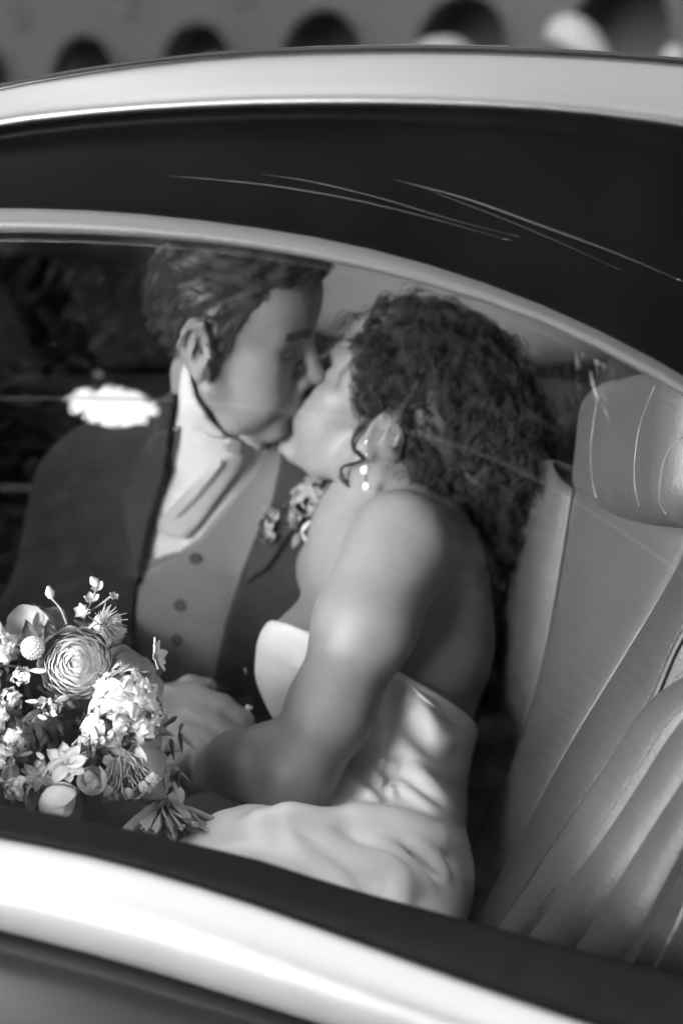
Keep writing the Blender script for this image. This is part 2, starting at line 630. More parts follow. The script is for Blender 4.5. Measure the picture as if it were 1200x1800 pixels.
for k in range(-3, 9):
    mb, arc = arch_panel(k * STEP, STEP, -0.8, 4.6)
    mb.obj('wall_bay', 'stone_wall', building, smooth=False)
    t = MB()
    G = []
    for (dr, out) in ((0.0, 0.0), (0.0, 0.045), (0.16, 0.045), (0.16, 0.0)):
        G.append([bpt(k * STEP - (RAD + dr) * cos(a), APEX - RAD + (RAD + dr) * sin(a), out) for a in np.linspace(0, pi, 24)])
    t.grid(G)
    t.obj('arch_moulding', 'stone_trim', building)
    t = MB()
    c = bpt((k + 0.38) * STEP, APEX + 0.46, 0.0)
    ring = lambda r, out: [c + bn * out + (bd * cos(a) + np.array([0, 0, sin(a)])) * r for a in np.linspace(0, 2 * pi, 20, endpoint=False)]
    t.grid([ring(0.24, 0.004), ring(0.24, 0.05), ring(0.16, 0.05), ring(0.15, 0.006), ring(0.01, 0.006)], closed_v=True)
    t.obj('round_recess', 'dark_room', building)
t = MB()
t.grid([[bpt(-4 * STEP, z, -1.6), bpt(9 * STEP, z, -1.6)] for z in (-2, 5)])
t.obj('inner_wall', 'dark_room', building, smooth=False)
t = MB()
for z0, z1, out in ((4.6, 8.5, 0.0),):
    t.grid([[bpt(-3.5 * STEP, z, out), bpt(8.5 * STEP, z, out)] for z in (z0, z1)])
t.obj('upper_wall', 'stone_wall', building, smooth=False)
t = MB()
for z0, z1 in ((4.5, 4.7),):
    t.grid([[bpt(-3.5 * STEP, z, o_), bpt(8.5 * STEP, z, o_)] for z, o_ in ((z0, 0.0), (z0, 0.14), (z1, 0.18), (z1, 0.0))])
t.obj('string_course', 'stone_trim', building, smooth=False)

# --- pale canopies of parasols standing before the arches: pixel centre, half width px, height px, depth
def parasol(px, py, half, hgt, d, label, tilt=0.0):
    c = P(px, py, d)
    rr = half * d / FPX
    hh = hgt * d / FPX
    e = empty('parasol', (c[0], c[1], 0), label, 'parasol', 'pale parasols before the arches')
    mb = MB()
    G = []
    n = 16
    for i in range(8):
        t = i / 7
        ring_ = []
        for j in range(n):
            a = 2 * pi * j / n
            scal = 1 + 0.03 * cos(8 * a) * t
            q = R * cos(a) * rr * sin(t * pi / 2) * scal + np.cross(R, [0, 0, 1.0]) * sin(a) * rr * sin(t * pi / 2) * scal
            z = hh * cos(t * pi / 2) + q @ R * tilt
            ring_.append(c + np.array([q[0], q[1], z]))
        G.append(ring_)
    mb.grid(G, closed_v=True)
    solidify(mb.obj('canopy', 'canopy_cloth', e), 0.01)
    mb = MB()
    mb.tube([(c[0], c[1], 0.0), (c[0], c[1], c[2] + hh * 0.95)], 0.025, 8)
    mb.obj('pole', 'bark', e)
    return e
parasol(381, 120, 34, 18, 19, 'small pale parasol top in front of the second arch')
parasol(780, 98, 52, 30, 17, 'flat pale parasol top in front of the fourth arch')
parasol(1018, 104, 60, 66, 15, 'tall pale parasol top beside the widest arch', -0.5)
parasol(1182, 110, 22, 26, 15, 'tiny pale parasol top at the far end of the arches')

# unseen block added on the left so that its shade lies on the arches
shade_house = empty('shade_house', (-19, 0, 0), 'unseen tall block added beyond the car bonnet to shade the arches', 'shade_house')
mb = MB(); mb.box((-27, -8.5, 0), (-11.5, 8, 14.5)); mb.obj('wall', 'stone_trim', shade_house, smooth=False)
mb = MB(); mb.add([(-27.5, -9, 14.51), (-11, -9, 14.51), (-11, 8.5, 14.51), (-27.5, 8.5, 14.51), (-27.5, 0, 18), (-11, 0, 18)], [(0, 1, 5, 4), (2, 3, 4, 5), (1, 2, 5), (3, 0, 4), (3, 2, 1, 0)]); mb.obj('roof', 'dark_room', shade_house, smooth=False)
for i in range(4):
    for j in range(4):
        mb = MB(); y0 = -7.2 + i * 4.0; z0 = 1.0 + j * 3.2
        mb.box((-11.54, y0, z0), (-11.46, y0 + 1.2, z0 + 1.8)); w_ = mb.obj('window', 'dark_room', shade_house, smooth=False)
        mb = MB(); mb.box((-11.5, y0 - .1, z0 - .12), (-11.33, y0 + 1.3, z0 - .01)); mb.obj('sill', 'stone_trim', w_, smooth=False)

shade_house2 = empty('shade_house', (20, 15, 0), 'unseen tall block added beyond the car boot to keep sky light off the arches', 'shade_house')  # second unseen block, added to cut the sky light on the arches
mb = MB(); mb.box((11.5, 8, 0), (27, 24, 13)); mb.obj('wall', 'stone_trim', shade_house2, smooth=False)
mb = MB(); mb.add([(11, 7.5, 13.01), (27.5, 7.5, 13.01), (27.5, 24.5, 13.01), (11, 24.5, 13.01), (11, 16, 16.5), (27.5, 16, 16.5)], [(0, 1, 5, 4), (2, 3, 4, 5), (1, 2, 5), (3, 0, 4), (3, 2, 1, 0)]); mb.obj('roof', 'dark_room', shade_house2, smooth=False)
for i in range(4):
    for j in range(4):
        mb = MB(); y0 = 9.4 + i * 3.6; z0 = 1.0 + j * 3.0
        mb.box((11.44, y0, z0), (11.52, y0 + 1.2, z0 + 1.8)); w_ = mb.obj('window', 'dark_room', shade_house2, smooth=False)
        mb = MB(); mb.box((11.33, y0 - .1, z0 - .12), (11.5, y0 + 1.3, z0 - .01)); mb.obj('sill', 'stone_trim', w_, smooth=False)

# unseen white vehicle, added so that the glass mirrors a pale arc
reflection_van = empty('reflection_van', (2.6, -4.0, 0), 'unseen white vehicle with rounded roof, added across the lane to mirror as a pale arc', 'reflection_van')
def vring(x, w, zt, zb=.35, n=24, sq=5.0):
    out = []
    for k in range(n):
        a = 2 * pi * k / n
        cx, cz = cos(a), sin(a)
        y = w * np.sign(cx) * abs(cx) ** (2 / sq)
        z = .5 * (zt + zb) + .5 * (zt - zb) * np.sign(cz) * abs(cz) ** (2 / sq)
        out.append((x, -4.0 + y, z))
    return out
secs = [(-.05, .55, .85, .45), (.02, .72, .98, .4), (.5, .82, 1.08, .35), (.95, .84, 1.18, .35), (1.5, .86, 1.78, .35), (1.8, .87, 1.92, .35), (2.4, .88, 1.98, .35), (4.2, .88, 1.98, .35), (4.85, .86, 1.93, .35), (4.98, .74, 1.75, .42)]
mb = MB(); G = [vring(*q) for q in secs]; mb.grid(G, closed_v=True); b0 = len(mb.v); mb.f.append(tuple(range(24))); mb.f.append(tuple(range(b0 - 24, b0))[::-1]); mb.obj('body', 'van_paint', reflection_van)
for s_ in (-1, 1):
    mb = MB(); y = -4.0 + s_ * .872
    mb.add([(1.35, y - s_ * .03, 1.15), (2.25, y + s_ * .012, 1.15), (2.25, y - s_ * .0, 1.72), (1.68, y - s_ * .02, 1.68)], [(0, 1, 2, 3)]); solidify(mb.obj('side_window', 'dark_room', reflection_van, smooth=False), .01, 0)
for x in (.85, 4.1):
    for s_ in (-1, 1):
        mb = MB(); y = -4.0 + s_ * .80
        ring = lambda r, o_: [(x + r * cos(a), y + s_ * o_, .34 + r * sin(a)) for a in np.linspace(0, 2 * pi, 24, endpoint=False)]
        mb.grid([ring(.02, .1), ring(.2, .1), ring(.22, .12), ring(.32, .12), ring(.34, .09), ring(.34, -.1), ring(.02, -.1)], closed_v=True); mb.obj('wheel', 'tyre', reflection_van)

# overhead cable between two poles, mirrored in the pane
for x in (-9.5, 9.5):
    e = empty('utility_pole', (x, -3.5, 0), 'slim utility pole carrying the pale cable, %s end' % ('bonnet' if x < 0 else 'boot'), 'pole', 'poles of the overhead cable')
    mb = MB(); mb.tube([(x, -3.5, 0), (x, -3.5, 3), (x, -3.5, 6.6)], [.12, .1, .08], 10); mb.obj('shaft', 'bark', e)
    mb = MB(); mb.box((x - .05, -3.9, 6.3), (x + .05, -3.1, 6.42)); mb.obj('crossarm', 'bark', e, smooth=False)
mb = MB(); mb.tube([(x, -3.5, 6.25 - 1.05 * (1 - (x / 9.5) ** 2) - .035 * x) for x in np.linspace(-9.5, 9.5, 41)], .007, 6)
prop(mb.obj('overhead_cable', 'cable_white'), 'thin pale overhead cable strung between two utility poles', 'cable')
# ================================================================== CAR
car = empty('car', (-0.1, 0.78, 0), 'dark saloon car with pale roof rail, bright waist trim and pale leather inside', 'car')
YC = 0.78
def mir(p):
    p = np.array(p, float).copy()
    p[..., 1] = 2 * YC - p[..., 1]
    return p
XS = np.array([-150, -50, 50, 150, 250, 350, 450, 550, 650, 750, 850, 950, 1050, 1150, 1250, 1350.])
def curve(pts, y, front, rear):
    q = resample(np.array(pts, float), 120)
    yy = np.interp(XS, q[:, 0], q[:, 1])
    A = [PY(a, b, y) for a, b in zip(XS, yy)]
    f0, r0 = A[0], A[-1]
    return np.array([f0 + np.array(d) for d in front[::-1]] + A + [r0 + np.array(d) for d in rear])
fR = [(-.15, 0, -.024), (-.36, .0, -.064), (-.55, .02, -.108), (-.8, .06, -.18)]
rR = [(.12, 0, -.006), (.3, .01, -.035), (.55, .03, -.12), (.8, .06, -.27), (.98, .09, -.42)]
R0 = curve([(-200, 205), (0, 156), (200, 121), (400, 99), (600, 91), (800, 90), (1000, 97), (1200, 112), (1400, 136)], 0.34, fR, rR)
R1 = curve([(-200, 230), (0, 186), (200, 166), (400, 152), (600, 147), (800, 149), (1000, 159), (1200, 178), (1400, 208)], 0.275, fR, rR)
R2 = curve([(-200, 250), (0, 212), (200, 189), (400, 177), (600, 173), (800, 176), (1000, 187), (1200, 212), (1400, 246)], 0.245, fR, rR)
fC = [(-.12, 0, .0), (-.26, 0, -.006), (-.38, 0, -.015), (-.4, -.004, -.025)]
rC = [(.07, -.02, -.045), (.135, -.05, -.105), (.185, -.09, -.175), (.21, -.13, -.245), (.215, -.15, -.275)]
CT0 = curve([(-200, 372), (0, 369), (200, 376), (400, 397), (600, 430), (800, 484), (1000, 561), (1200, 664), (1400, 795)], 0.188, fC, rC)
CT1 = curve([(-200, 412), (0, 408), (200, 413), (400, 430), (600, 464), (800, 515), (890, 545), (1000, 588), (1200, 695), (1400, 830)], 0.180, fC, [(a * .93, b, c) for a, b, c in rC])
fS = [(-.12, 0, .004), (-.26, 0, .008), (-.38, 0, .01), (-.4, 0, .01)]
rS = [(.06, 0, -.002), (.115, 0, -.004), (.16, 0, -.006), (.185, 0, -.008), (.195, 0, -.01)]
S0 = curve([(-200, 1398), (0, 1434), (150, 1462), (300, 1496), (450, 1532), (600, 1580), (800, 1634), (1000, 1688), (1200, 1738), (1400, 1780)], 0.0, fS, rS)
W0 = curve([(-200, 1440), (0, 1478), (150, 1508), (300, 1548), (450, 1596), (600, 1650), (800, 1722), (1000, 1792), (1200, 1858), (1400, 1920)], -0.022, fS, rS)
W1 = curve([(-200, 1575), (0, 1622), (150, 1660), (300, 1703), (450, 1750), (600, 1798), (800, 1862), (1000, 1925), (1200, 1985), (1400, 2040)], -0.034, fS, rS)

def loft(rows, name, material, parent, mirror=False, n=None):
    rows = [np.asarray(r_) for r_ in rows]
    if n:
        G = []
        A = np.array(rows)
        for j in range(A.shape[1]):
            G.append(resample(A[:, j], n))
        A = np.array(G).transpose(1, 0, 2)
    else:
        A = np.array(rows)
    if mirror:
        A = mir(A)[::-1]
    mb = MB()
    mb.grid(A)
    return mb.obj(name, material, parent)

oy = lambda c, dy, dz=0.0: c + np.array([0, dy, dz])
for mr_ in (False, True):
    solidify(loft([R0, R1, R2, oy(R2, .006, -.006)], 'roof_rail', 'roof_metal', car, mr_, 14), 0.004, -1)
    fr = loft([oy(R2, .004, -.004), oy(R2, .010, -.012), 0.5 * (oy(R2, .006) + oy(CT0, .008)), oy(CT0, .004), oy(CT0, .012, -.01)], 'window_frame', 'gloss_black', car, mr_, 16)
    solidify(fr, 0.006, -1)
    tr_ = loft([oy(CT0, .004, .001), oy(CT0, -.004, -.001), 0.5 * (CT0 + CT1) + np.array([0, -.009, 0]), oy(CT1, -.004, .001), oy(CT1, .006, -.001)], 'window_trim', 'satin_metal', car, mr_, 12)
    se = loft([oy(S0, .012, .001), oy(S0, .004, .003), 0.5 * (S0 + W0) + np.array([0, -.006, .004]), oy(W0, .002, .002), oy(W0, .012, -.01)], 'window_seal', 'rubber', car, mr_, 12)
    wt = loft([oy(W0, .004), oy(W0, -.004, .0), 0.5 * (W0 + W1) + np.array([0, -.019, .006]), oy(W1, -.006), oy(W1, .008, -.004)], 'waist_trim', 'waist_metal', car, mr_, 16)
# roof skin and floor
G = []
for t in np.linspace(0, 1, 13):
    A = R0 * (1 - t) + mir(R0) * t
    A[:, 2] += 0.016 * sin(pi * t) - 0.006
    G.append(A)
def open_roof(o):  # opening added in roof and lining to bring in top light
    bm = bmesh.new(); bm.from_mesh(o.data)
    kill = [f for f in bm.faces if -.80 < f.calc_center_median().x < -.08 and .47 < f.calc_center_median().y < 1.10]
    bmesh.ops.delete(bm, geom=kill, context='FACES')
    bm.to_mesh(o.data); bm.free()
roof = loft(G, 'roof', 'paint', car)
open_roof(roof)
solidify(roof, 0.01)
G2 = [[(x, y, np.interp(x, R0[:, 0], R0[:, 2]) + .010 + .004 * sin(pi * (y - .44) / .69)) for x in np.linspace(-.86, -.04, 12)] for y in np.linspace(.42, 1.14, 8)]
mb = MB(); mb.grid(np.array(G2)); mb.obj('added_sunroof', 'screen_glass', car)  # pane over the added opening that lights the couple from above

# glass: slightly bowed panes
def pane(top, bot, name, material, mirror=False, i0=0, i1=None, bow=0.012):
    top, bot = oy(top, .004)[i0:i1], oy(bot, .010, -.008)[i0:i1]
    G = []
    for t in np.linspace(0, 1, 15):
        A = top * (1 - t) + bot * t
        A = A + np.array([0, -bow * sin(pi * t), 0.25 * bow * sin(pi * t)])
        G.append(A)
    return loft(G, name, material, car, mirror)
near_pane = pane(CT1, S0, 'window_pane', 'glass')
WIN_BVH = bvh_of(near_pane.data)
pane(CT1, S0, 'window_pane', 'tinted_glass', True)

# doors and quarter panels below the waist
def side_panel(name, i0, i1, mirror):
    a = W1[i0:i1]
    rows = [oy(a, .004, -.003), oy(a, -.012, -.03), oy(a, -.035, -.12)]
    for z, dy in ((.62, -.05), (.45, -.045), (.36, -.03), (.27, .02)):
        b = a.copy(); b[:, 1] = a[:, 1] + dy; b[:, 2] = z
        rows.append(b)
    return solidify(loft(rows, name, 'paint', car, mirror, 24), 0.02)
for mr_ in (False, True):
    side_panel('rear_door', 0, len(W1), mr_)
    # body ahead of and behind the rear door
    for xa, xb, nm in ((-2.9, W1[0][0] - .004, 'front_side'), (W1[-1][0] + .004, 1.9, 'rear_side')):
        xs = np.linspace(xa, xb, 16)
        G = []
        zt = W1[0][2] if nm == 'front_side' else W1[-1][2]
        for k, (dy, z) in enumerate(((.03, zt + .05), (-.03, zt), (-.07, zt - .12), (-.085, .62), (-.075, .45), (-.05, .34), (.0, .27))):
            row = []
            for x in xs:
                s = max(0, (abs(x + .5) - 1.2)) / 1.6
                row.append((x, dy + .18 * s ** 2.2, z - (0.1 * s if k < 3 else 0)))
            G.append(row)
        A = np.array(G)
        loft(list(A), nm, 'paint', car, mr_, 20)
# bonnet, boot, front and rear ends, windscreens
def sheet(rows, name, material, n=10):
    mb = MB(); mb.grid(np.array(rows, float)); return mb.obj(name, material, car)
hw = 0.70
sheet([[(-2.85, YC + s * hw * .8, .80) for s in np.linspace(-1, 1, 9)], [(-2.4, YC + s * hw, .9 + .03 * (1 - s * s)) for s in np.linspace(-1, 1, 9)], [(-1.75, YC + s * hw, .99 + .04 * (1 - s * s)) for s in np.linspace(-1, 1, 9)]], 'bonnet', 'paint')
sheet([[(R0[0][0], YC + s * .42, R0[0][2] + .005) for s in np.linspace(-1, 1, 9)], [(-1.75, YC + s * .66, .99 + .04 * (1 - s * s)) for s in np.linspace(-1, 1, 9)]], 'windscreen', 'screen_glass')
sheet([[(-2.85, YC + s * hw * .8, z) for s in np.linspace(-1, 1, 9)] for z in (.8, .5, .25)], 'front_end', 'paint')
RR = R0[-3]
sheet([[(RR[0], YC + s * .40, RR[2]) for s in np.linspace(-1, 1, 9)], [(RR[0] + .42, YC + s * .6, .96) for s in np.linspace(-1, 1, 9)]], 'rear_window', 'screen_glass')
sheet([[(RR[0] + .40, YC + s * .66, .955) for s in np.linspace(-1, 1, 9)], [(1.6, YC + s * .66, .92) for s in np.linspace(-1, 1, 9)], [(1.88, YC + s * .6, .84) for s in np.linspace(-1, 1, 9)], [(1.92, YC + s * .58, .3) for s in np.linspace(-1, 1, 9)]], 'boot_lid', 'paint')
mb = MB(); mb.box((-1.9, .06, .26), (1.5, 1.5, .30)); mb.obj('floor_pan', 'dark_trim', car, smooth=False)
for x in (-2.0, 1.05):
    for y, s in ((-.045, 1), (1.605, -1)):
        mb = MB()
        ring = lambda r, o_: [(x + r * cos(a), y + s * o_, .31 + r * sin(a)) for a in np.linspace(0, 2 * pi, 28, endpoint=False)]
        mb.grid([ring(.19, .0), ring(.2, -.015), ring(.29, -.015), ring(.31, .01), ring(.31, .17), ring(.19, .17)], closed_v=True)
        w_ = mb.obj('wheel', 'tyre', car)
        mb = MB()
        mb.grid([ring(.192, -.004), ring(.18, .02), ring(.06, .0), ring(.005, -.005)], closed_v=True)
        mb.obj('rim', 'satin_metal', w_)
# window pillar ahead of the rear door glass
for mr_ in (False, True):
    a, b = CT0[1] + np.array([0, .01, 0]), S0[1] + np.array([0, .01, -.01])
    c_, d_ = CT0[0] + np.array([-.06, .01, 0]), S0[0] + np.array([-.06, .01, -.01])
    A = np.array([[c_, a], [d_, b]])
    if mr_: A = mir(A)
    mb = MB(); mb.grid(A); solidify(mb.obj('centre_pillar', 'gloss_black', car, smooth=False), .05, 0)
    # front door glass and screen pillar
    q0, q1 = c_ + np.array([-.01, 0, -.01]), d_ + np.array([-.01, 0, 0])
    A = np.array([[q0 + np.array([-.22, .02, -.05]), q0], [np.array([-1.72, .03, q1[2]]), q1]])
    if mr_: A = mir(A)
    mb = MB(); mb.grid(A); mb.obj('front_window_pane', 'tinted_glass', car, smooth=False)
    pts = np.array([R2[0] + np.array([0, .0, -.02]), 0.5 * (R2[0] + np.array([-1.74, .04, 1.0])) + np.array([0, -.01, .01]), np.array([-1.76, .04, .98])])
    if mr_: pts = mir(pts)
    mb = MB(); mb.tube(resample(pts, 10), .028, 8); mb.obj('screen_pillar', 'paint', car)

# reflection streaks of the window frame, modelled as fine bright metal tubes
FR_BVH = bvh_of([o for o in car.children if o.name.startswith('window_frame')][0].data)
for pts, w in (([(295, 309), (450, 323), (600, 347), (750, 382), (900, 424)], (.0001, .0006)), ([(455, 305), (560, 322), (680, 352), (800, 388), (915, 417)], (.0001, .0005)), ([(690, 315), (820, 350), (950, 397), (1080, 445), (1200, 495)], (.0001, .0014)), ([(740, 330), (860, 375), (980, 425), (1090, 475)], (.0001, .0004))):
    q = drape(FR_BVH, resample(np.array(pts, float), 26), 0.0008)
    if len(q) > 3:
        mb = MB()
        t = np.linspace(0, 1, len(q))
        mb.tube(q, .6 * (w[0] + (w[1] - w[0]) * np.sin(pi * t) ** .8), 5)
        mb.obj('frame_reflection_streak', 'streak_metal', car)

# ---------------------------------------------------------------- cabin lining
edge = [PY(a, b, 1.42) for a, b in ((-250, 438), (0, 455), (150, 470), (290, 500), (450, 560), (700, 632), (900, 653), (1040, 650), (1130, 641), (1300, 628))]
edge = np.array([edge[0] + np.array([-.45, 0, .02]), edge[0] + np.array([-.2, 0, .015])] + edge + [edge[-1] + np.array([.2, 0, .0]), edge[-1] + np.array([.5, 0, -.02])])
edge = resample(edge, 40)
G = []
zr = np.interp(edge[:, 0], R2[:, 0], R2[:, 2])
for y, w, dz in ((.265, 0, -.02), (.4, 0, -.0), (.78, 0, .008), (1.05, .05, -.01), (1.22, .3, -.01), (1.33, .62, -.0), (1.40, .9, 0), (1.42, 1.0, 0), (1.435, 1.02, .004), (1.45, .98, .03)):
    A = edge.copy()
    A[:, 1] = y
    A[:, 2] = (zr + dz) * (1 - w) + edge[:, 2] * w
    G.append(A)
hl = loft(G, 'headliner', 'headliner', car, False, 26)
open_roof(hl)
solidify(hl, .004)
# reading lamp bezel on the far lining: small polished strip
q = np.array([PY(x, y, 1.415) for x, y in ((105, 412), (150, 414), (200, 416), (240, 420))])
mb = MB(); mb.tube(resample(q, 10), .006, 8); mb.obj('grab_handle', 'interior_chrome', car)

# far door lining, ledge, chrome strip
zl = PY(40, 862, 1.43)[2]
mb = MB(); mb.box((-1.6, 1.445, .35), (.9, 1.475, zl - .03)); mb.obj('far_door_lining', 'leather', car, smooth=False)
mb = MB(); mb.box((-1.6, 1.44, zl - .029), (.9, 1.475, zl - .006)); mb.obj('far_door_ledge', 'dark_trim', car, smooth=False)
mb = MB(); mb.box((-1.6, 1.43, zl - .005), (-.757, 1.475, zl + .006)); mb.ball((-.757, 1.43, zl), .0085); mb.obj('door_strip', 'interior_chrome', car)
mb = MB(); mb.box((-1.6, 1.452, zl + .007), (.9, 1.475, .985)); mb.obj('far_door_top', 'dark_trim', car, smooth=False)
mb = MB(); mb.box((-1.6, .03, .35), (.6, .052, .862)); mb.obj('near_door_lining', 'dark_trim', car, smooth=False)
mb = MB(); mb.box((.30, .12, .90), (1.02, 1.44, .93)); mb.obj('parcel_shelf', 'dark_trim', car, smooth=False)

# ---------------------------------------------------------------- rear seat
seat = link('rear_seat', raw_mesh('rear_seat', *(lambda b: (b.v, b.f))((lambda b: (b.box((-.56, .08, .42), (.10, 1.42, .60)), b)[1])(MB()))), 'leather', car)
bv = seat.modifiers.new('round', 'BEVEL'); bv.width = .05; bv.segments = 4
RIB = [
    ([(922, 850), (866, 945), (818, 1040), (796, 1150), (776, 1300), (750, 1500), (728, 1660)], .60),
    ([(985, 812), (950, 905), (900, 1030), (868, 1160), (840, 1310), (808, 1490), (775, 1660)], .565),
    ([(1012, 862), (992, 985), (962, 1150), (912, 1330), (848, 1492), (775, 1660)], .52),
    ([(1260, 880), (1195, 1010), (1100, 1165), (1000, 1330), (920, 1485), (830, 1660)], .36),
    ([(1290, 985), (1200, 1138), (1142, 1265), (1030, 1425), (950, 1545), (870, 1670)], .24),
]
NR = 40
def rib3(r_, y, n=NR, dx=0.0):
    q = resample(np.array(r_, float), n)
    return np.array([PY(a, b, y) for a, b in q]) + np.array([dx, 0, 0])
ribs = [rib3(*r_) for r_ in RIB]
def pad(A, B, bulge, name, material, m=11, depth=.06, parent=seat):
    G = []
    for t in np.linspace(0, 1, m):
        L = A * (1 - t) + B * t
        e = (max(0, 1 - abs(2 * t - 1) ** 3.0)) ** .7
        L = L + np.array([-bulge * e, 0, bulge * .35 * e])
        G.append(L)
    back = [B + np.array([depth, 0, -.02]), A + np.array([depth, 0, -.02])]
    A_ = np.array(G + back)
    mb = MB(); mb.grid(A_, closed_u=True)
    nr, nc = A_.shape[:2]
    mb.f.append(tuple(i * nc for i in range(nr))); mb.f.append(tuple(i * nc + nc - 1 for i in range(nr))[::-1])
    return mb.obj(name, material, parent)
pad(ribs[0], ribs[1], .022, 'side_bolster', 'leather')
pad(ribs[1], ribs[2], .012, 'seat_panel', 'leather')
pad(ribs[2], ribs[3], .014, 'seat_panel', 'leather', 17)
pad(ribs[3], ribs[4], .012, 'seat_panel', 'leather')
for i, r_ in ((2, .0022), (3, .0022), (4, .0016)):
    mb = MB(); mb.tube(ribs[i] + np.array([-.004, 0, .002]), r_, 6); mb.obj('piping', 'piping', seat)
# near wrap-around bolster with stitched seams
B_ = [
    ([(1330, 1190), (1255, 1185), (1200, 1212), (1160, 1240), (1118, 1300), (1000, 1487), (898, 1642), (830, 1740)], .215),
    ([(1330, 1215), (1262, 1230), (1200, 1297), (1150, 1375), (1080, 1480), (945, 1652), (880, 1740)], .165),
    ([(1330, 1250), (1262, 1310), (1200, 1398), (1115, 1525), (1030, 1655), (970, 1750)], .12),
    ([(1330, 1300), (1265, 1385), (1200, 1490), (1150, 1590), (1098, 1690), (1060, 1770)], .085),
]
bol = [rib3(*b) for b in B_]
pad(bol[0], bol[1], .016, 'bolster_panel', 'leather_pale', 13)
pad(bol[1], bol[2], .014, 'bolster_panel', 'leather_pale', 13)
pad(bol[2], bol[3], .010, 'bolster_panel', 'leather', 11)
mb = MB()
def stitches(L, off, step=.0055, ln=.0032, r=.00055):
    s = np.r_[0, np.cumsum(np.linalg.norm(np.diff(L, axis=0), axis=1))]
    for a in np.arange(0, s[-1] - step, step):
        p0 = np.array([np.interp(a, s, L[:, k]) for k in range(3)]) + off
        p1 = np.array([np.interp(a + ln, s, L[:, k]) for k in range(3)]) + off
        mb.tube([p0, 0.5 * (p0 + p1) + np.array([-.0004, -.0004, .0004]), p1], r, 4)
nrm = lambda a, b, t: a * (1 - t) + b * t
e_ = lambda t, bulge: (max(0, 1 - abs(2 * t - 1) ** 3.0)) ** .7 * bulge
for (a, b, t, bl) in ((bol[0], bol[1], .10, .016), (bol[0], bol[1], .88, .016), (bol[1], bol[2], .07, .014), (ribs[3], ribs[4], .94, .012)):
    stitches(nrm(a, b, t), np.array([-e_(t, bl), 0, .35 * e_(t, bl) + .0006]))
st = mb.obj('stitching', 'stitch', seat); st['kind'] = 'stuff'
# dark side shell of the seat by the door and its bright edge
mb = MB()
q = [PY(*a, .06) for a in ((1092, 1712), (1150, 1600), (1203, 1500), (1300, 1345), (1420, 1300), (1500, 1500), (1400, 1830), (1080, 1830))]
mb.add(q, [tuple(range(8))]); solidify(mb.obj('seat_shell', 'dark_trim', seat, smooth=False), .02, 0)
mb = MB(); mb.tube(resample(np.array([PY(1140, 1722, .035), PY(1175, 1655, .035), PY(1215, 1565, .035), PY(1260, 1460, .035)]), 14), .0011, 6); mb.obj('shell_edge', 'interior_chrome', seat)

# headrests
def headrest(c, t, up, half, name, mtl):
    t = np.array(t, float); t /= np.linalg.norm(t)
    up = np.array(up, float); up -= t * (up @ t); up /= np.linalg.norm(up)
    n = np.cross(t, up)
    M = np.stack([n, t, up], 1)
    e = np.abs(M) @ np.array(half) + .02
    fld = Field(np.array(c) - e, np.array(c) + e, .004)
    fld.put(rbox(c, half, M, .036), .01)
    return link(name, fld.mesh(name, 2), mtl, seat)
hf, hn = PY(1004, 796, .56), PY(1166, 786, .29)
tt = hf - hn
hnn = np.cross(tt / np.linalg.norm(tt), [0, 0, 1.0]); hnn /= np.linalg.norm(hnn)
if hnn[0] < 0: hnn = -hnn
hr = headrest(.5 * (hf + hn) + hnn * .058, tt, (.10, 0, 1), (.060, .5 * np.linalg.norm(tt) + .012, .064), 'headrest', 'leather_pale')
HB = bvh_of(hr.data)
for pts in ([(1052, 690), (1043, 740), (1038, 790), (1039, 835), (1047, 874)], [(1150, 680), (1126, 740), (1116, 800), (1115, 850), (1122, 888)], [(1200, 768), (1178, 786), (1165, 815), (1159, 855), (1159, 885), (1170, 903)]):
    q = drape(HB, resample(np.array(pts, float), 20), -.0006)
    if len(q) > 3:
        mb = MB(); mb.tube(q, .0011, 6); mb.obj('headrest_seam', 'piping', seat)
# centre and far part of the seat back, far headrest
def slab(c, half, M, rad, name, mtl, h=.008):
    e = np.abs(M) @ np.array(half) + .03
    fld = Field(np.array(c) - e, np.array(c) + e, h)
    fld.put(rbox(c, half, M, rad), .01)
    return link(name, fld.mesh(name, 2), mtl, seat)
rec = radians(20)
MS = np.stack([np.array([cos(rec), 0, -sin(rec)]), np.array([0, 1., 0]), np.array([sin(rec), 0, cos(rec)])], 1)
slab((.205, .37, .87), (.07, .29, .25), MS, .05, 'seat_core', 'leather')
slab((.10, .80, .84), (.06, .13, .22), MS, .04, 'centre_back', 'leather')
slab((.09, 1.17, .85), (.07, .24, .24), MS, .05, 'far_back', 'leather')
headrest(P(1005, 800, 1.74), (-.05, .25, .0), (.16, 0, 1), (.06, .13, .075), 'headrest', 'leather')
# front seat backs, seen only from further round
for y in (.42, 1.14):
    fld = Field((-1.35, y - .3, .4), (-.9, y + .3, 1.3), .012)
    fld.put(rbox((-1.12, y, .78), (.06, .23, .27), MS, .05), .02)
    fld.put(rbox((-1.0, y, 1.13), (.05, .12, .08), MS, .035), .02)
    link('front_seat', fld.mesh('front_seat', 2), 'leather', car)
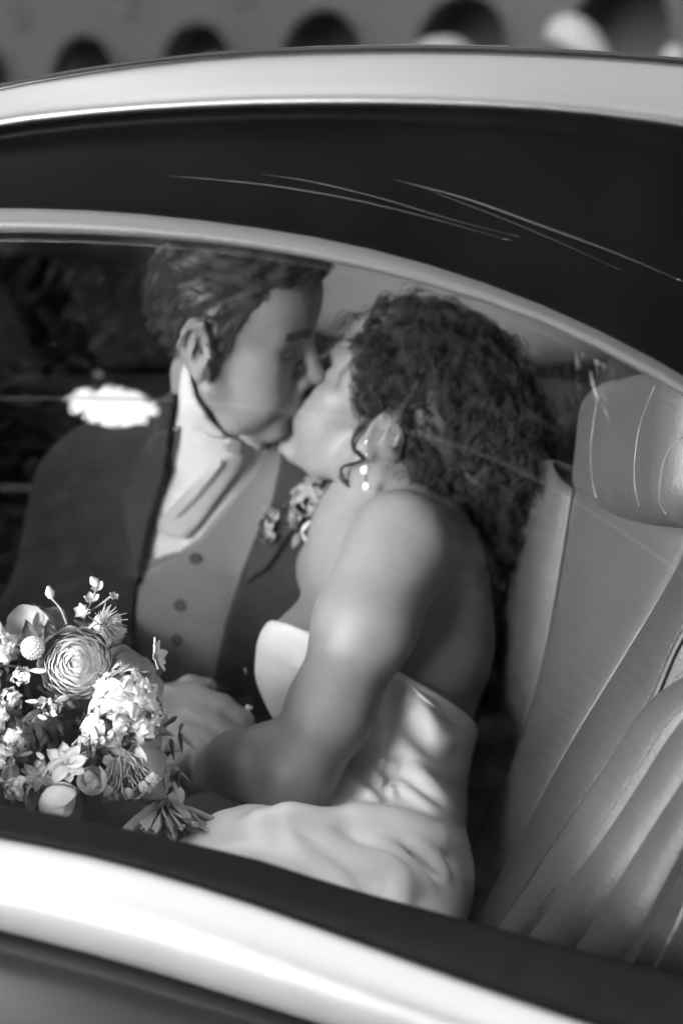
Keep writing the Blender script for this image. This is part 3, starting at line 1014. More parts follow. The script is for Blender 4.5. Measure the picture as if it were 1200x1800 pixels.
# --- trees on the near side of the street, behind the photographer: they are what the car window mirrors
def crown_leaves(c, r, n, size, rng, hole=None):
    q = rng.normal(size=(n, 3))
    q /= np.linalg.norm(q, axis=1)[:, None]
    rad = rng.uniform(0.35, 1.0, n) ** 0.5
    lump = 1 + 0.16 * np.sin(q[:, 0] * 7 + 1) * np.sin(q[:, 2] * 6) + 0.1 * np.sin(q[:, 1] * 11)
    p = c + q * (rad * lump)[:, None] * r
    if hole is not None:
        p = p[~hole(p)]
    n = len(p)
    a = rng.normal(size=(n, 3)); a /= np.linalg.norm(a, axis=1)[:, None]
    b = rng.normal(size=(n, 3)); b = np.cross(a, b); b /= np.linalg.norm(b, axis=1)[:, None]
    s = size * rng.uniform(0.6, 1.3, n)[:, None]
    V = np.stack([p - a * s, p + b * s * 0.42, p + a * s, p - b * s * 0.42], 1).reshape(-1, 3)
    return V
GN = None
def tree(x, y, h, rw, label, seed, hole, zmin=0.0):
    rng = np.random.default_rng(seed)
    e = empty('tree', (x, y, 0), label, 'tree', 'street trees facing the car')
    mb = MB()
    tz = np.linspace(0, h * 0.62, 9)
    pts = np.stack([x + 0.15 * np.sin(tz), y + 0.12 * np.cos(tz * 1.3), tz], 1)
    mb.tube(pts, np.linspace(0.24, 0.1, 9), 10)
    for k in range(9):
        i = rng.integers(4, 9)
        a = rng.uniform(0, 2 * pi)
        L = rng.uniform(0.5, 0.85) * rw
        bpts = [pts[i] + np.array([cos(a) * L * t, sin(a) * L * t, h * 0.22 * t ** 0.7]) for t in np.linspace(0, 1, 6)]
        if hole is None or not hole(np.array([bpts[0] + (bpts[-1] - bpts[0]) * t_ for t_ in np.linspace(0, 1, 30)])).any():
            mb.tube(bpts, np.linspace(0.09, 0.02, 6), 6)
    mb.obj('trunk', 'bark', e)
    V = np.concatenate([crown_leaves(np.array([x, y, h * 0.56]), np.array([rw, rw * 0.8, h * 0.45]), 13000, 0.17, rng, hole)] +
                       [crown_leaves(np.array([x + rng.uniform(-1, 1) * rw * 0.7, y + rng.uniform(-.4, .4) * rw, h * rng.uniform(0.3, 0.95)]), np.array([1, 1, 0.8]) * rw * 0.5, 1300, 0.16, rng, hole) for _ in range(6)])
    V = V.reshape(-1, 4, 3); V = V[V[:, :, 2].min(1) > zmin].reshape(-1, 3)
    Q = np.arange(len(V)).reshape(-1, 4)
    o = link('crown', raw_mesh('crown', V, Q), 'foliage', e, smooth=False)
    o['kind'] = 'stuff'
# the gap in the crowns that shows as a bright patch in the pane
def gap(px, py, hw, hv):
    hit = WIN_BVH.ray_cast(Vector(CAM), Vector(ray(px, py)).normalized())
    g, n = np.array(hit[0]), np.array(hit[1])
    d = ray(px, py); d /= np.linalg.norm(d)
    r_ = d - 2 * (d @ n) * n
    s = np.cross(r_, [0, 0, 1.0]); s /= np.linalg.norm(s)
    t = np.cross(s, r_)
    def f(p):
        v = p - g
        w = v @ r_
        a, b = (v @ s) / w, (v @ t) / w
        return (w > 0) & ((a / hw) ** 2 + (b / hv) ** 2 < 1)
    return f
# unseen clipped leaf screen, added to keep bright low sky out of the pane
rh = np.random.default_rng(77)
n_ = 15000
p_ = np.stack([rh.uniform(-2.25, 3.9, n_), -5.3 + rh.uniform(-.55, .55, n_), rh.uniform(0.0, 3.3, n_)], 1)
keep = (np.abs(p_[:, 1] + 5.3) > .25) | (p_[:, 2] > 2.9)
p_ = p_[keep]; n_ = len(p_)
a_ = rh.normal(size=(n_, 3)); a_ /= np.linalg.norm(a_, axis=1)[:, None]
b_ = np.cross(a_, rh.normal(size=(n_, 3))); b_ /= np.linalg.norm(b_, axis=1)[:, None]
s_ = .075 * rh.uniform(.6, 1.3, n_)[:, None]
V_ = np.stack([p_ - a_ * s_, p_ + b_ * s_ * .45, p_ + a_ * s_, p_ - b_ * s_ * .45], 1).reshape(-1, 3)
screen_hedge = empty('screen_hedge', (.8, -5.3, 0), 'unseen clipped leaf screen added beneath the street trees to block low sky from the glass', 'screen_hedge')
o = link('foliage', raw_mesh('foliage', V_, np.arange(len(V_)).reshape(-1, 4)), 'foliage', screen_hedge, smooth=False); o['kind'] = 'stuff'
mb = MB(); mb.box((-2.1, -5.45, .02), (3.8, -5.15, 3.0)); mb.obj('twigs', 'bark', screen_hedge, smooth=False)
g1 = gap(190, 698, 0.064, 0.036)
for (x, y, h, rw, lab, sd_) in ((-4.6, -6.5, 12.5, 2.5, 'leafy street tree facing the car bonnet, end of the front row', 1), (-0.9, -6.8, 13.0, 2.7, 'leafy street tree across from the rear door, in the front row', 2), (3.0, -6.5, 12.5, 2.7, 'leafy street tree across from the boot, in the front row', 3), (6.9, -6.3, 12.0, 2.6, 'leafy street tree beyond the boot, far end of the front row', 4),
                                (-3.4, -9.8, 16.5, 3.0, 'taller tree of the back row, facing the bonnet', 5), (1.2, -10.2, 17.0, 3.2, 'taller tree of the back row, across from the rear door', 6), (6.2, -9.9, 16.0, 3.0, 'taller tree of the back row, beyond the boot', 7)):
    tree(x, y, h, rw, lab, sd_, g1, 6.6 if x < -4 else (3.6 if x < 2 else (5.2 if x > 6 else 2.2)))

for (s_, h, rw, lab, sd_) in ((-2.9, 12, 5.0, 'unseen broad tree added to shade the end of the arches beyond the bonnet', 21), (7.2, 12, 5.2, 'unseen broad tree added to shade the end of the arches beyond the boot', 23)):
    c_ = bpt(s_ * STEP, 0, 3.2)  # crowns added above the view to keep sky light off the arches
    rng_ = np.random.default_rng(sd_)
    e = empty('tree', (c_[0], c_[1], 0), lab, 'tree', 'added shade trees along the building')
    e.location.z = 0
    V = crown_leaves(np.array([c_[0], c_[1], h * .78]), np.array([rw * 1.6, rw * 1.1, h * .24]), 13000, .3, rng_)
    V = V.reshape(-1, 4, 3); V = V[V[:, :, 2].min(1) > 5.6].reshape(-1, 3)
    o = link('crown', raw_mesh('crown', V, np.arange(len(V)).reshape(-1, 4)), 'foliage', e, smooth=False); o['kind'] = 'stuff'
    mb = MB(); mb.tube([(c_[0], c_[1], 0), (c_[0] + .1, c_[1], 3), (c_[0], c_[1] + .1, h * .7)], [.2, .16, .1], 10)
    for k in range(7):
        a = rng_.uniform(0, 2 * pi)
        mb.tube([(c_[0], c_[1] + .1, h * .55), (c_[0] + cos(a) * rw * .6, c_[1] + sin(a) * rw * .5, h * .7), (c_[0] + cos(a) * rw * 1.2, c_[1] + sin(a) * rw * .8, h * .78)], [.08, .05, .02], 6)
    mb.obj('trunk', 'bark', e)
# ================================================================== PEOPLE
def head_prims(fld, T, M, s, female=False, eyes=True):
    L = lambda x, y, z: T + M @ (np.array([x, y, z]) * s)
    E = lambda c, r, k=.012, op='add', rot=None: fld.put(ell(L(*c), np.array(r) * s, M if rot is None else M @ rot), k * s, op, margin=.02)
    C = lambda a, b, ra, rb, k=.012, op='add': fld.put(cone(L(*a), L(*b), ra * s, rb * s), k * s, op, margin=.02)
    E((-.004, 0, .040), (.088, .070, .078), .01) if female else E((.006, 0, .040), (.084, .073, .082), .01)
    E((.042, 0, .048), (.052, .062, .056), .02)
    if not female: E((.060, 0, .058), (.042, .058, .048), .02)
    E((.044, 0, -.022), (.046, .053, .062), .025)
    jw = .050 if not female else .045
    for y in (-1, 1):
        C((.010, y * jw, -.045), (.040, y * (jw - .014), -.078), .017, .015, .02)
        C((.040, y * (jw - .014), -.078), (.076, y * .012, -.090), .015, .014, .018)
        E((.058, y * .043, -.010), (.022, .018, .017), .02)                # cheekbone
        E((.060, y * .034, -.045), (.028, .022, .030), .02)                # cheek
        C((.088, y * .010, .026), (.070, y * .046, .026), .0085 if not female else .006, .006, .016)   # brow
    E((.081 if not female else .077, 0, -.090), (.016, .019, .014), .016)                          # chin
    for y in (-1, 1):
        E((.092, y * .031, .006), (.0165, .018, .0115), .010, 'sub')          # socket
        E((.0725, y * .031, .006), (.0135, .0145, .0125), .003)              # lidded eye
        C((.0835, y * .020, .0005), (.079, y * .043, .0005), .0012, .0012, .003, 'sub')   # closed lid line
        C((.089, y * .016, .021), (.080, y * .045, .024), .0035, .002, .006)
    C((.090, 0, .024), (.110, 0, -.016), .0078, .0098, .010)
    E((.1145, 0, -.023), (.0110, .0110, .0100), .008)
    for y in (-1, 1):
        E((.101, y * .012, -.029), (.0105, .0075, .0075), .006)
        E((.106, y * .0062, -.0345), (.005, .003, .003), .003, 'sub')
    E((.086, 0, -.052), (.020, .026, .020), .018)                          # mouth mound
    E((.1005, 0, -.0535), (.0075, .019, .0050), .006)
    E((.0995, 0, -.0645), (.0078, .017, .0058), .006)
    for y in (-1, 1):
        C((.1075, 0, -.0592), (.094, y * .023, -.0600), .0012, .0008, .0035, 'sub')
    for y in (-1, 1):                                                       # ears
        rot = np.array([[cos(.35 * y), -sin(.35 * y), 0], [sin(.35 * y), cos(.35 * y), 0], [0, 0, 1]])
        tilt = np.array([[cos(-.2), 0, sin(-.2)], [0, 1, 0], [-sin(-.2), 0, cos(-.2)]])
        E((-.010, y * .0775, .004), (.0185, .0065, .031), .006, 'add', rot @ tilt)
        E((-.004, y * .0865, .003), (.0112, .0090, .0175), .003, 'sub', rot @ tilt)
        E((.0, y * .079, -.026), (.008, .0055, .009), .006)
        C((-.012, y * .0835, -.006), (-.010, y * .0835, .014), .0024, .0024, .003)
        C((-.022, y * .086, .022), (-.004, y * .083, .031), .0035, .0035, .004)
        C((-.026, y * .087, .0), (-.022, y * .086, .022), .0032, .0035, .004)
        E((.008, y * .076, -.002), (.005, .004, .007), .004)

def hand_prims(fld, palm, fingers, thumb, k=.008):
    for a, b, ra, rb in palm:
        fld.put(cone(a, b, ra, rb), k, margin=.02)
    for ch in fingers + [thumb]:
        for (a, ra), (b, rb) in zip(ch[:-1], ch[1:]):
            fld.put(cone(a, b, ra, rb), .0035, margin=.02)

# ------------------------------------------------------------------ groom
GT = np.array([-0.3212, 0.6324, 1.1841])
GM = np.array([[0.9771, -0.0331, 0.21], [0.06, 0.9906, -0.123], [-0.204, 0.1328, 0.9699]])
GS = .915
gl = lambda x, y, z: GT + GM @ (np.array([x, y, z]) * GS)
NB = P(395, 835, 1.545)          # base of the neck
def torso_groom(fld, off=0.0, arms=True, k=.05):
    put = lambda p, kk=k: fld.put(p, kk, off=off, margin=.045)
    put(cone(gl(.002, 0, -.05), NB, .050, .060), .02)
    put(cone(P(195, 880, 1.63), P(395, 815, 1.63), .060, .074))
    put(cone(P(395, 812, 1.63), P(545, 838, 1.555), .078, .062))
    put(ell(P(365, 960, 1.65), (.165, .18, .120)))
    put(ell(P(300, 1180, 1.62), (.135, .18, .115)))
    put(ell(P(260, 1420, 1.60), (.17, .12, .13)))
    put(cone(P(185, 885, 1.63), P(100, 1125, 1.55), .058, .052))
    put(cone(P(548, 850, 1.545), P(585, 1040, 1.555), .060, .056))
    put(cone(P(585, 1040, 1.555), P(650, 1250, 1.60), .056, .05))
    if arms:
        put(cone(P(100, 1125, 1.55), P(225, 1262, 1.385), .050, .038), .03)
lo = np.minimum(np.minimum(P(-120, 380, 1.75), P(-120, 1500, 1.75)), P(700, 1500, 1.3)) - .03
glo, ghi = np.array([-.86, .36, .52]), np.array([-.10, 1.12, 1.33])
fld = Field(glo, ghi, .0032)
torso_groom(fld, -.008, True)
for a, b in ((P(225, 1262, 1.385), P(292, 1262, 1.345)),):
    fld.put(cone(a, b, .031, .028), .02)
head_prims(fld, GT, GM, GS)
# right hand laid over the bride's wrist
q = lambda x, y, d: P(x, y, d)
hand_prims(fld,
    [(q(292, 1238, 1.348), q(345, 1226, 1.338), .020, .014), (q(290, 1258, 1.345), q(338, 1252, 1.330), .021, .0145), (q(288, 1280, 1.345), q(328, 1280, 1.324), .019, .0135), (q(288, 1290, 1.345), q(314, 1302, 1.324), .016, .012)],
    [[(q(345, 1224, 1.336), .0112), (q(392, 1238, 1.318), .0092), (q(430, 1266, 1.308), .0084), (q(442, 1294, 1.304), .0072)],
     [(q(338, 1252, 1.327), .0112), (q(382, 1268, 1.306), .0092), (q(414, 1294, 1.296), .0084), (q(420, 1314, 1.296), .0072)],
     [(q(328, 1280, 1.321), .0108), (q(366, 1295, 1.301), .0088), (q(392, 1315, 1.293), .0080), (q(396, 1330, 1.295), .0068)],
     [(q(314, 1303, 1.32), .0098), (q(340, 1316, 1.305), .0080), (q(360, 1328, 1.299), .0072), (q(364, 1338, 1.300), .0062)]],
    [(q(300, 1226, 1.355), .012), (q(334, 1204, 1.362), .0100), (q(366, 1206, 1.366), .0082)], .006)
groom = link('person', fld.mesh('groom_body', 1), 'skin_groom')
prop(groom, 'man in dark suit and checked waistcoat with eyes closed, leaning right into a kiss', 'person', 'couple kissing on the back seat')
del fld

# clothing: shells over the same torso, cut to their outlines
def garment(name, material, o1, o2, poly, lo, hi, h=.0032, body=torso_groom, dmax=None, sm=1, k=.0025, parent=groom, arms=False, holes=()):
    f = Field(lo, hi, h)
    body(f, 0.0, arms)
    base = f.f.copy()
    f.f = base - o2
    if o1 is not None:
        f.cut(o1 - base, k)
    pts = f.points().reshape(-1, 3)
    near = np.abs(base.ravel()) < .05
    v = pts[near] - CAM
    d = v @ F
    px = 600 + FPX * (v @ R) / d
    py = 900 - FPX * (v @ U) / d
    if poly is not None:
        g = np.full(len(pts), .05, np.float32)
        g[near] = poly_sd(px, py, poly) * d / FPX
        f.cut(g.reshape(f.f.shape).astype(np.float32), k)
    for hp, hd in holes:
        g = np.full(len(pts), -.05, np.float32)
        w = -poly_sd(px, py, hp) * d / FPX
        w = np.where(d < hd, w, -.05)
        g[near] = w
        f.cut(g.reshape(f.f.shape).astype(np.float32), k)
    if dmax is not None:
        g = ((pts - CAM) @ F - dmax).reshape(f.f.shape).astype(np.float32)
        f.cut(g, k)
    return link(name, f.mesh(name, sm), material, parent)

def span(poly, d0, d1, pad=.02):
    A = np.array([P(x, y, d) for x, y in poly for d in (d0, d1)])
    return A.min(0) - pad, A.max(0) + pad

OPEN = [(322, 628), (308, 700), (300, 760), (290, 830), (268, 900), (255, 960), (245, 1010), (240, 1080), (232, 1140), (226, 1230), (222, 1300), (366, 1300), (372, 1220), (380, 1170), (395, 1095), (423, 1010), (452, 935), (478, 880), (490, 820), (497, 765), (490, 735), (440, 690), (400, 640)]
COLLAR_TOP = [(-400, 700), (270, 745), (322, 690), (322, 628), (250, 560), (500, 560), (600, 560), (540, 700), (497, 748), (560, 775), (2000, 775), (2000, 2600), (-400, 2600)]
jacket = garment('jacket', 'jacket', None, .013, [(-400, 735), (250, 725), (300, 690), (318, 690), (400, 735), (498, 748), (530, 765), (2000, 775), (2000, 2600), (-400, 2600)], glo, ghi, .0042, arms=True, sm=2, k=.004, holes=((OPEN, 1.62),))
SH = [(324, 618), (312, 700), (302, 760), (288, 840), (270, 900), (250, 1010), (345, 985), (440, 850), (500, 760), (492, 730), (440, 735), (400, 760), (368, 728), (345, 690), (332, 650)]
lo, hi = span(SH, 1.42, 1.62)
garment('shirt', 'shirt', -.004, .003, SH, lo, hi)
WC = [(500, 742), (487, 752), (462, 795), (436, 838), (402, 882), (350, 945), (312, 972), (246, 1010), (225, 1130), (205, 1330), (385, 1330), (378, 1210), (402, 1095), (430, 1010), (460, 935), (486, 880), (500, 820), (505, 765)]
lo, hi = span(WC, 1.42, 1.62)
waistcoat = garment('waistcoat', 'waistcoat', -.002, .0085, WC, lo, hi)
WL = [(296, 752), (318, 748), (312, 790), (290, 850), (276, 905), (262, 985), (312, 968), (314, 976), (240, 1016), (246, 960), (262, 900), (284, 830)]
lo, hi = span(WL, 1.42, 1.62)
garment('waistcoat_edge', 'waistcoat', -.002, .0075, WL, lo, hi)
TIE = [(392, 800), (372, 820), (335, 856), (300, 893), (277, 912), (278, 930), (290, 942), (326, 948), (350, 925), (392, 868), (420, 830), (432, 805), (424, 792), (404, 792)]
lo, hi = span(TIE, 1.42, 1.62)
garment('tie', 'tie', .001, .0125, TIE, lo, hi)
TIE2 = [(388, 806), (340, 864), (305, 905), (312, 913), (352, 872), (396, 816)]
lo, hi = span(TIE2, 1.42, 1.62)
garment('tie_fold', 'tie', .008, .0165, TIE2, lo, hi, .0026)
KN = [(391, 772), (406, 769), (424, 772), (429, 783), (420, 804), (402, 804), (391, 786)]
lo, hi = span(KN, 1.40, 1.62)
garment('tie_knot', 'tie', .003, .0118, KN, lo, hi, .0026, k=.003)
CL = [(326, 640), (318, 680), (322, 725), (340, 752), (372, 768), (400, 772), (396, 762), (368, 735), (346, 700), (336, 660), (333, 640)]
lo, hi = span(CL, 1.38, 1.62)
garment('collar', 'shirt', .003, .0145, CL, lo, hi, .0026)
CR = [(418, 766), (440, 748), (460, 738), (486, 738), (482, 752), (470, 775), (455, 792), (436, 780)]
lo, hi = span(CR, 1.38, 1.62)
garment('collar', 'shirt', .003, .0155, CR, lo, hi, .0026)
LAPL = [(500, 752), (520, 764), (548, 800), (560, 850), (520, 930), (470, 1000), (428, 1030), (452, 935), (478, 880), (490, 820)]
lo, hi = span(LAPL, 1.40, 1.62)
garment('lapel', 'lapel', .010, .019, LAPL, lo, hi)
LAPR = [(300, 752), (262, 770), (225, 830), (235, 850), (210, 862), (222, 950), (238, 1040), (246, 1010), (256, 960), (268, 900), (290, 830)]
lo, hi = span(LAPR, 1.42, 1.65)
garment('lapel', 'lapel', .010, .019, LAPR, lo, hi)
WB = bvh_of(waistcoat.data)
for px, py in ((343, 982), (316, 1064), (311, 1126)):
    hit = WB.ray_cast(Vector(CAM), Vector(ray(px, py)).normalized())
    if hit[0] is not None:
        c, n = np.array(hit[0]), np.array(hit[1])
        a = np.cross(n, [0, 0, 1.0]); a /= np.linalg.norm(a); b = np.cross(n, a)
        mb = MB()
        ring = lambda r, o_: [c + n * o_ + (a * cos(t) + b * sin(t)) * r for t in np.linspace(0, 2 * pi, 14, endpoint=False)]
        mb.grid([ring(.0065, 0), ring(.0065, .002), ring(.0055, .0028), ring(.0045, .002), ring(.001, .002)], closed_v=True)
        mb.obj('button', 'button', groom)
# trousers
fld = Field((-1.05, .35, .48), (-.1, 1.1, .98), .007)
fld.put(ell(P(260, 1440, 1.60), (.18, .12, .15)), .04)
for a, b in ((P(300, 1470, 1.55), (-.80, .62, .66)), (P(200, 1420, 1.66), (-.86, .86, .67))):
    fld.put(cone(a, b, .090, .068), .04)
link('trousers', fld.mesh('trousers', 2), 'trousers', groom)
mb = MB()
# hair of the groom: shell cut to the hairline seen from the side, then combed strands
fld = Field(GT - .17, GT + .17, .0028)
E = lambda c, r, k=.02: fld.put(ell(gl(*c), np.array(r) * GS, GM), k, margin=.03)
E((.005, 0, .046), (.091, .079, .088), .01)
E((.052, 0, .102), (.046, .052, .028), .03)
E((.020, 0, .118), (.07, .05, .024), .03)
pts = fld.points().reshape(-1, 3)
loc = (pts - GT) @ GM / GS
side = [(-.085, -.06), (-.052, -.056), (-.036, -.03), (-.028, .018), (-.012, .036), (.006, .034), (.012, -.006), (.022, -.010), (.030, .024), (.040, .050), (.055, .062), (.068, .074), (.082, .066), (.12, .09), (.12, .2), (-.2, .2), (-.2, -.05)]
g = (poly_sd(loc[:, 0].astype(np.float32), loc[:, 2].astype(np.float32), side) * GS).reshape(fld.f.shape)
# combing ripples in the shell
rip = (.0011 * np.sin(loc[:, 1] * 330 + loc[:, 0] * 60) + .0012 * np.sin(loc[:, 2] * 240 - loc[:, 0] * 190 + 2 * np.sin(loc[:, 1] * 60))).reshape(fld.f.shape)
fld.f = fld.f + rip.astype(np.float32)
fld.cut(g.astype(np.float32), .006)
hm = fld.mesh('hair', 1)
def strands(me, n, length, comb, rad, spread, rng, mb, segs=5, sides=3):
    V = np.array([v.co for v in me.vertices]); N = np.array([v.normal for v in me.vertices])
    for i in rng.integers(0, len(V), n):
        nn = N[i]
        t = comb(V[i])
        t = t - nn * (t @ nn)
        t /= np.linalg.norm(t) + 1e-9
        t = t + rng.normal(size=3) * spread
        L = length * rng.uniform(.5, 1.2)
        pts = [V[i] - nn * .001 + t * L * s + nn * (.004 * sin(pi * s * .8)) * rng.uniform(.3, 1.2) for s in np.linspace(0, 1, segs)]
        mb.tube(pts, rad * np.array([1, 1, .9, .7, .2])[:segs], sides, cap=False)
rng = np.random.default_rng(5)
def combG(p):
    l = (p - GT) @ GM
    return GM @ (np.array([-.3, 0, -1.0]) if l[2] < .06 * GS else np.array([.9, .1 * np.sign(l[1] + .02), .45 if l[0] > .03 else -.1]))
mb = MB(); V = np.array([v.co for v in hm.vertices]); mb.add(V, [tuple(p.vertices) for p in hm.polygons])
strands(hm, 2600, .015, combG, .0006, .07, rng, mb)
mb.obj('hair', 'hair_short', groom)
# eyebrow and lashes, laid on the skin
GB = bvh_of(groom.data)
def onskin(p, lift=.0006):
    h_ = GB.find_nearest(Vector(p))
    return np.array(h_[0]) + np.array(h_[1]) * lift
mb = MB()
for s in (-1, 1):
    mb = MB()
    for i in range(220):
        t = rng.uniform(0, 1)
        p = gl(.1000 - .018 * t, s * (.014 + .033 * t), .0275 + .003 * sin(pi * t) + rng.uniform(-.0042, .0036))
        mb.tube([onskin(p), onskin(p + GM @ np.array([-.0035, s * .009, .0015]) * GS, .0012)], [.0011, .0004], 3)
    lid = []
    for dy in np.linspace(-.0125, .0125, 14):
        x = .0725 + .0138 * sqrt(max(0, 1 - (dy / .0150) ** 2 - .16)) + .0006
        lid.append(gl(x, s * (.031 + dy), .0012 - .0022 * (1 - (dy / .0125) ** 2)))
    lid = [onskin(p, .0004) for p in lid]
    mb.tube(lid, np.interp(np.linspace(0, 1, 14), [0, .3, 1], [.0006, .0014, .0012]), 5)
    mb.obj('eyebrow', 'hair_short', groom)['kind'] = 'stuff'

# ------------------------------------------------------------------ bride
BT = CAM + (np.array([-0.1322, 0.6326, 1.1052]) - CAM) * 1.015 - R * .007
BM = np.array([[-0.8475, -0.1622, 0.5054], [0.1803, -0.9835, -0.0133], [0.4993, 0.0798, 0.8628]])
BS = .95
bl = lambda x, y, z: BT + BM @ (np.array([x, y, z]) * BS)
def torso_bride(fld, off=0.0, arms=True, k=.04):
    put = lambda p, kk=k: fld.put(p, kk, off=off, margin=.045)
    put(ell(P(690, 1090, 1.385), (.094, .155, .115)))
    put(cone(P(745, 965, 1.345), P(745, 1130, 1.355), .048, .060))
    put(cone(P(650, 930, 1.40), P(600, 1000, 1.48), .045, .05))
    put(ell(P(553, 1165, 1.325), (.052, .058, .055)), .03)
    put(ell(P(560, 1165, 1.43), (.052, .058, .055)), .03)
    put(ell(P(664, 1330, 1.335), (.080, .14, .105)))
    put(ell(P(668, 1520, 1.27), (.070, .075, .13)))
    put(cone(P(660, 1545, 1.22), P(440, 1562, 1.14), .070, .052))
    put(cone(P(440, 1562, 1.14), P(230, 1690, 1.10), .052, .048))
def arm_bride(fld, k=.02):
    sh = P(703, 955, 1.268)
    put = lambda p, kk=k: fld.put(p, kk, margin=.02)
    put(cone(P(740, 980, 1.335), sh, .042, .043), .035)
    put(cone(sh, P(640, 1100, 1.235), .0435, .0395))
    put(cone(P(672, 1010, 1.245), P(648, 1080, 1.232), .030, .034), .03)
    put(cone(P(640, 1100, 1.235), P(580, 1250, 1.205), .0395, .0345))
    put(cone(P(580, 1250, 1.205), P(522, 1368, 1.176), .0345, .0285))
    put(ell(P(514, 1384, 1.172), (.020, .016, .020)), .014)
    put(cone(P(522, 1362, 1.176), P(470, 1345, 1.200), .0285, .0305), .02)
    put(cone(P(470, 1345, 1.200), P(420, 1344, 1.235), .0305, .0265), .02)
    put(cone(P(420, 1344, 1.235), P(350, 1350, 1.285), .0265, .0175), .02)
    hand_prims(fld, [(P(350, 1350, 1.285), P(318, 1358, 1.292), .0175, .019), (P(346, 1360, 1.285), P(308, 1374, 1.288), .016, .017)],
        [[(P(316, 1348, 1.29), .0092), (P(296, 1356, 1.275), .0082), (P(288, 1372, 1.262), .0076), (P(298, 1384, 1.255), .0065)],
         [(P(312, 1360, 1.288), .0092), (P(292, 1372, 1.272), .0082), (P(286, 1388, 1.258), .0076), (P(300, 1398, 1.254), .0065)],
         [(P(308, 1374, 1.286), .0090), (P(292, 1390, 1.270), .0080), (P(292, 1404, 1.258), .0072), (P(306, 1410, 1.256), .0062)],
         [(P(312, 1386, 1.285), .0082), (P(302, 1402, 1.272), .0072), (P(304, 1414, 1.262), .0064), (P(316, 1418, 1.262), .0055)]],
        [(P(338, 1348, 1.278), .0095), (P(322, 1342, 1.262), .0085), (P(306, 1350, 1.252), .0070)])
blo, bhi = np.array([-.52, .18, .60]), np.array([.10, .95, 1.30])
fld = Field(blo, bhi, .0032)
torso_bride(fld, -.003)
head_prims(fld, BT, BM, BS, True)
fld.put(cone(bl(-.022, 0, -.045), P(690, 930, 1.375), .046, .047), .025)
fld.put(cone(P(668, 860, 1.37), P(640, 935, 1.395), .030, .036), .03)
arm_bride(fld)
bride = link('person', fld.mesh('bride_body', 1), 'skin')
prop(bride, 'woman with dark curly hair in a white strapless satin dress, seen from behind, kissing', 'person', 'couple kissing on the back seat')
del fld
# dress: the torso inflated, cut along the neckline plane, with folds
n0, n1, n2 = P(500, 1092, 1.29), P(690, 1176, 1.255), P(806, 1266, 1.36)
nn = np.cross(n1 - n0, n2 - n0); nn /= np.linalg.norm(nn)
if nn[2] < 0: nn = -nn
fld = Field((-.55, .08, .56), (.10, .80, 1.08), .0032)
torso_bride(fld, .004)
fld.put(ell(P(520, 1650, 1.14), (.125, .06, .13)), .03, margin=.04)
fld.put(cone(P(720, 1500, 1.26), P(715, 1640, 1.22), .030, .034), .03, margin=.04)
base = raw_mesh('tmp', *fld.nets(0))
DB = bvh_of(base)
def ridge(pts, r, k, op='add', sink=0.0, n=14):
    q = drape(DB, resample(np.array(pts, float), n), -sink)
    for i in range(len(q) - 1):
        t0, t1 = i / (len(q) - 1), (i + 1) / (len(q) - 1)
        fld.put(cone(q[i], q[i + 1], r * (.35 + .65 * sin(pi * t0)), r * (.35 + .65 * sin(pi * t1))), k, op, margin=.015)
ridge([(425, 1462), (500, 1440), (570, 1452), (650, 1445), (720, 1456), (795, 1478)], .010, .016, sink=.004)
ridge([(440, 1480), (520, 1478), (590, 1492), (680, 1480), (790, 1505)], .006, .010, 'sub', sink=-.003)
ridge([(470, 1500), (560, 1540), (620, 1585)], .008, .014, sink=.003)
ridge([(540, 1480), (640, 1530), (720, 1560)], .009, .016, sink=.004)
ridge([(600, 1475), (700, 1505), (780, 1530)], .007, .012, 'sub', sink=-.0035)
ridge([(620, 1505), (690, 1545), (700, 1600)], .007, .014, sink=.003)
ridge([(720, 1235), (760, 1285), (800, 1300)], .007, .014, sink=.003, n=9)
ridge([(715, 1350), (755, 1400), (792, 1425)], .007, .014, sink=.003, n=9)
for (pl, rr) in (([(600, 1330), (640, 1352), (668, 1375), (690, 1398)], .0042), ([(620, 1310), (655, 1330), (690, 1352)], .0036), ([(588, 1372), (630, 1390), (665, 1412)], .0042), ([(700, 1300), (738, 1340), (790, 1368)], .0045), ([(700, 1378), (745, 1420), (790, 1440)], .004),
                 ([(432, 1468), (500, 1482), (560, 1512), (600, 1560)], .0050), ([(450, 1455), (520, 1462), (590, 1480), (640, 1520), (665, 1570)], .0048), ([(560, 1458), (640, 1470), (720, 1478), (788, 1492)], .0040), ([(600, 1462), (690, 1500), (760, 1560)], .0046), ([(700, 1466), (750, 1500), (785, 1540)], .0040), ([(380, 1505), (450, 1500), (520, 1530), (570, 1572)], .0055)):
    ridge(pl, rr, .0075, sink=.0012, n=18)
ridge([(690, 1190), (684, 1280), (678, 1370), (676, 1445)], .0022, .004, 'sub', sink=-.0006, n=24)
pts = fld.points().reshape(-1, 3)
w_ = pts @ (R * 120 + U * 75) + 2.5 * np.sin(pts @ (R * 23 - U * 31)) + 1.3 * np.sin(pts @ (R * 57 + F * 44))
rip = .0009 * np.sin(w_) * (.5 + .5 * np.sin(pts @ (U * 47 - R * 21) + 1.0)) * np.clip((1.0 - pts[:, 2]) * 8, 0, 1)
fld.f = fld.f + rip.reshape(fld.f.shape).astype(np.float32)
g = ((pts - n0) @ nn).reshape(fld.f.shape).astype(np.float32)
fld.cut(g, .003)
dress = link('dress', fld.mesh('dress', 2), 'satin', bride)
# rolled edge of the neckline
DB = bvh_of(dress.data)
q = drape(DB, resample(np.array([(694, 1186), (715, 1200), (745, 1228), (775, 1252), (800, 1274)], float), 20), .0005)
mb = MB(); mb.tube(q, .0022, 6); mb.obj('neckline_edge', 'satin', dress)

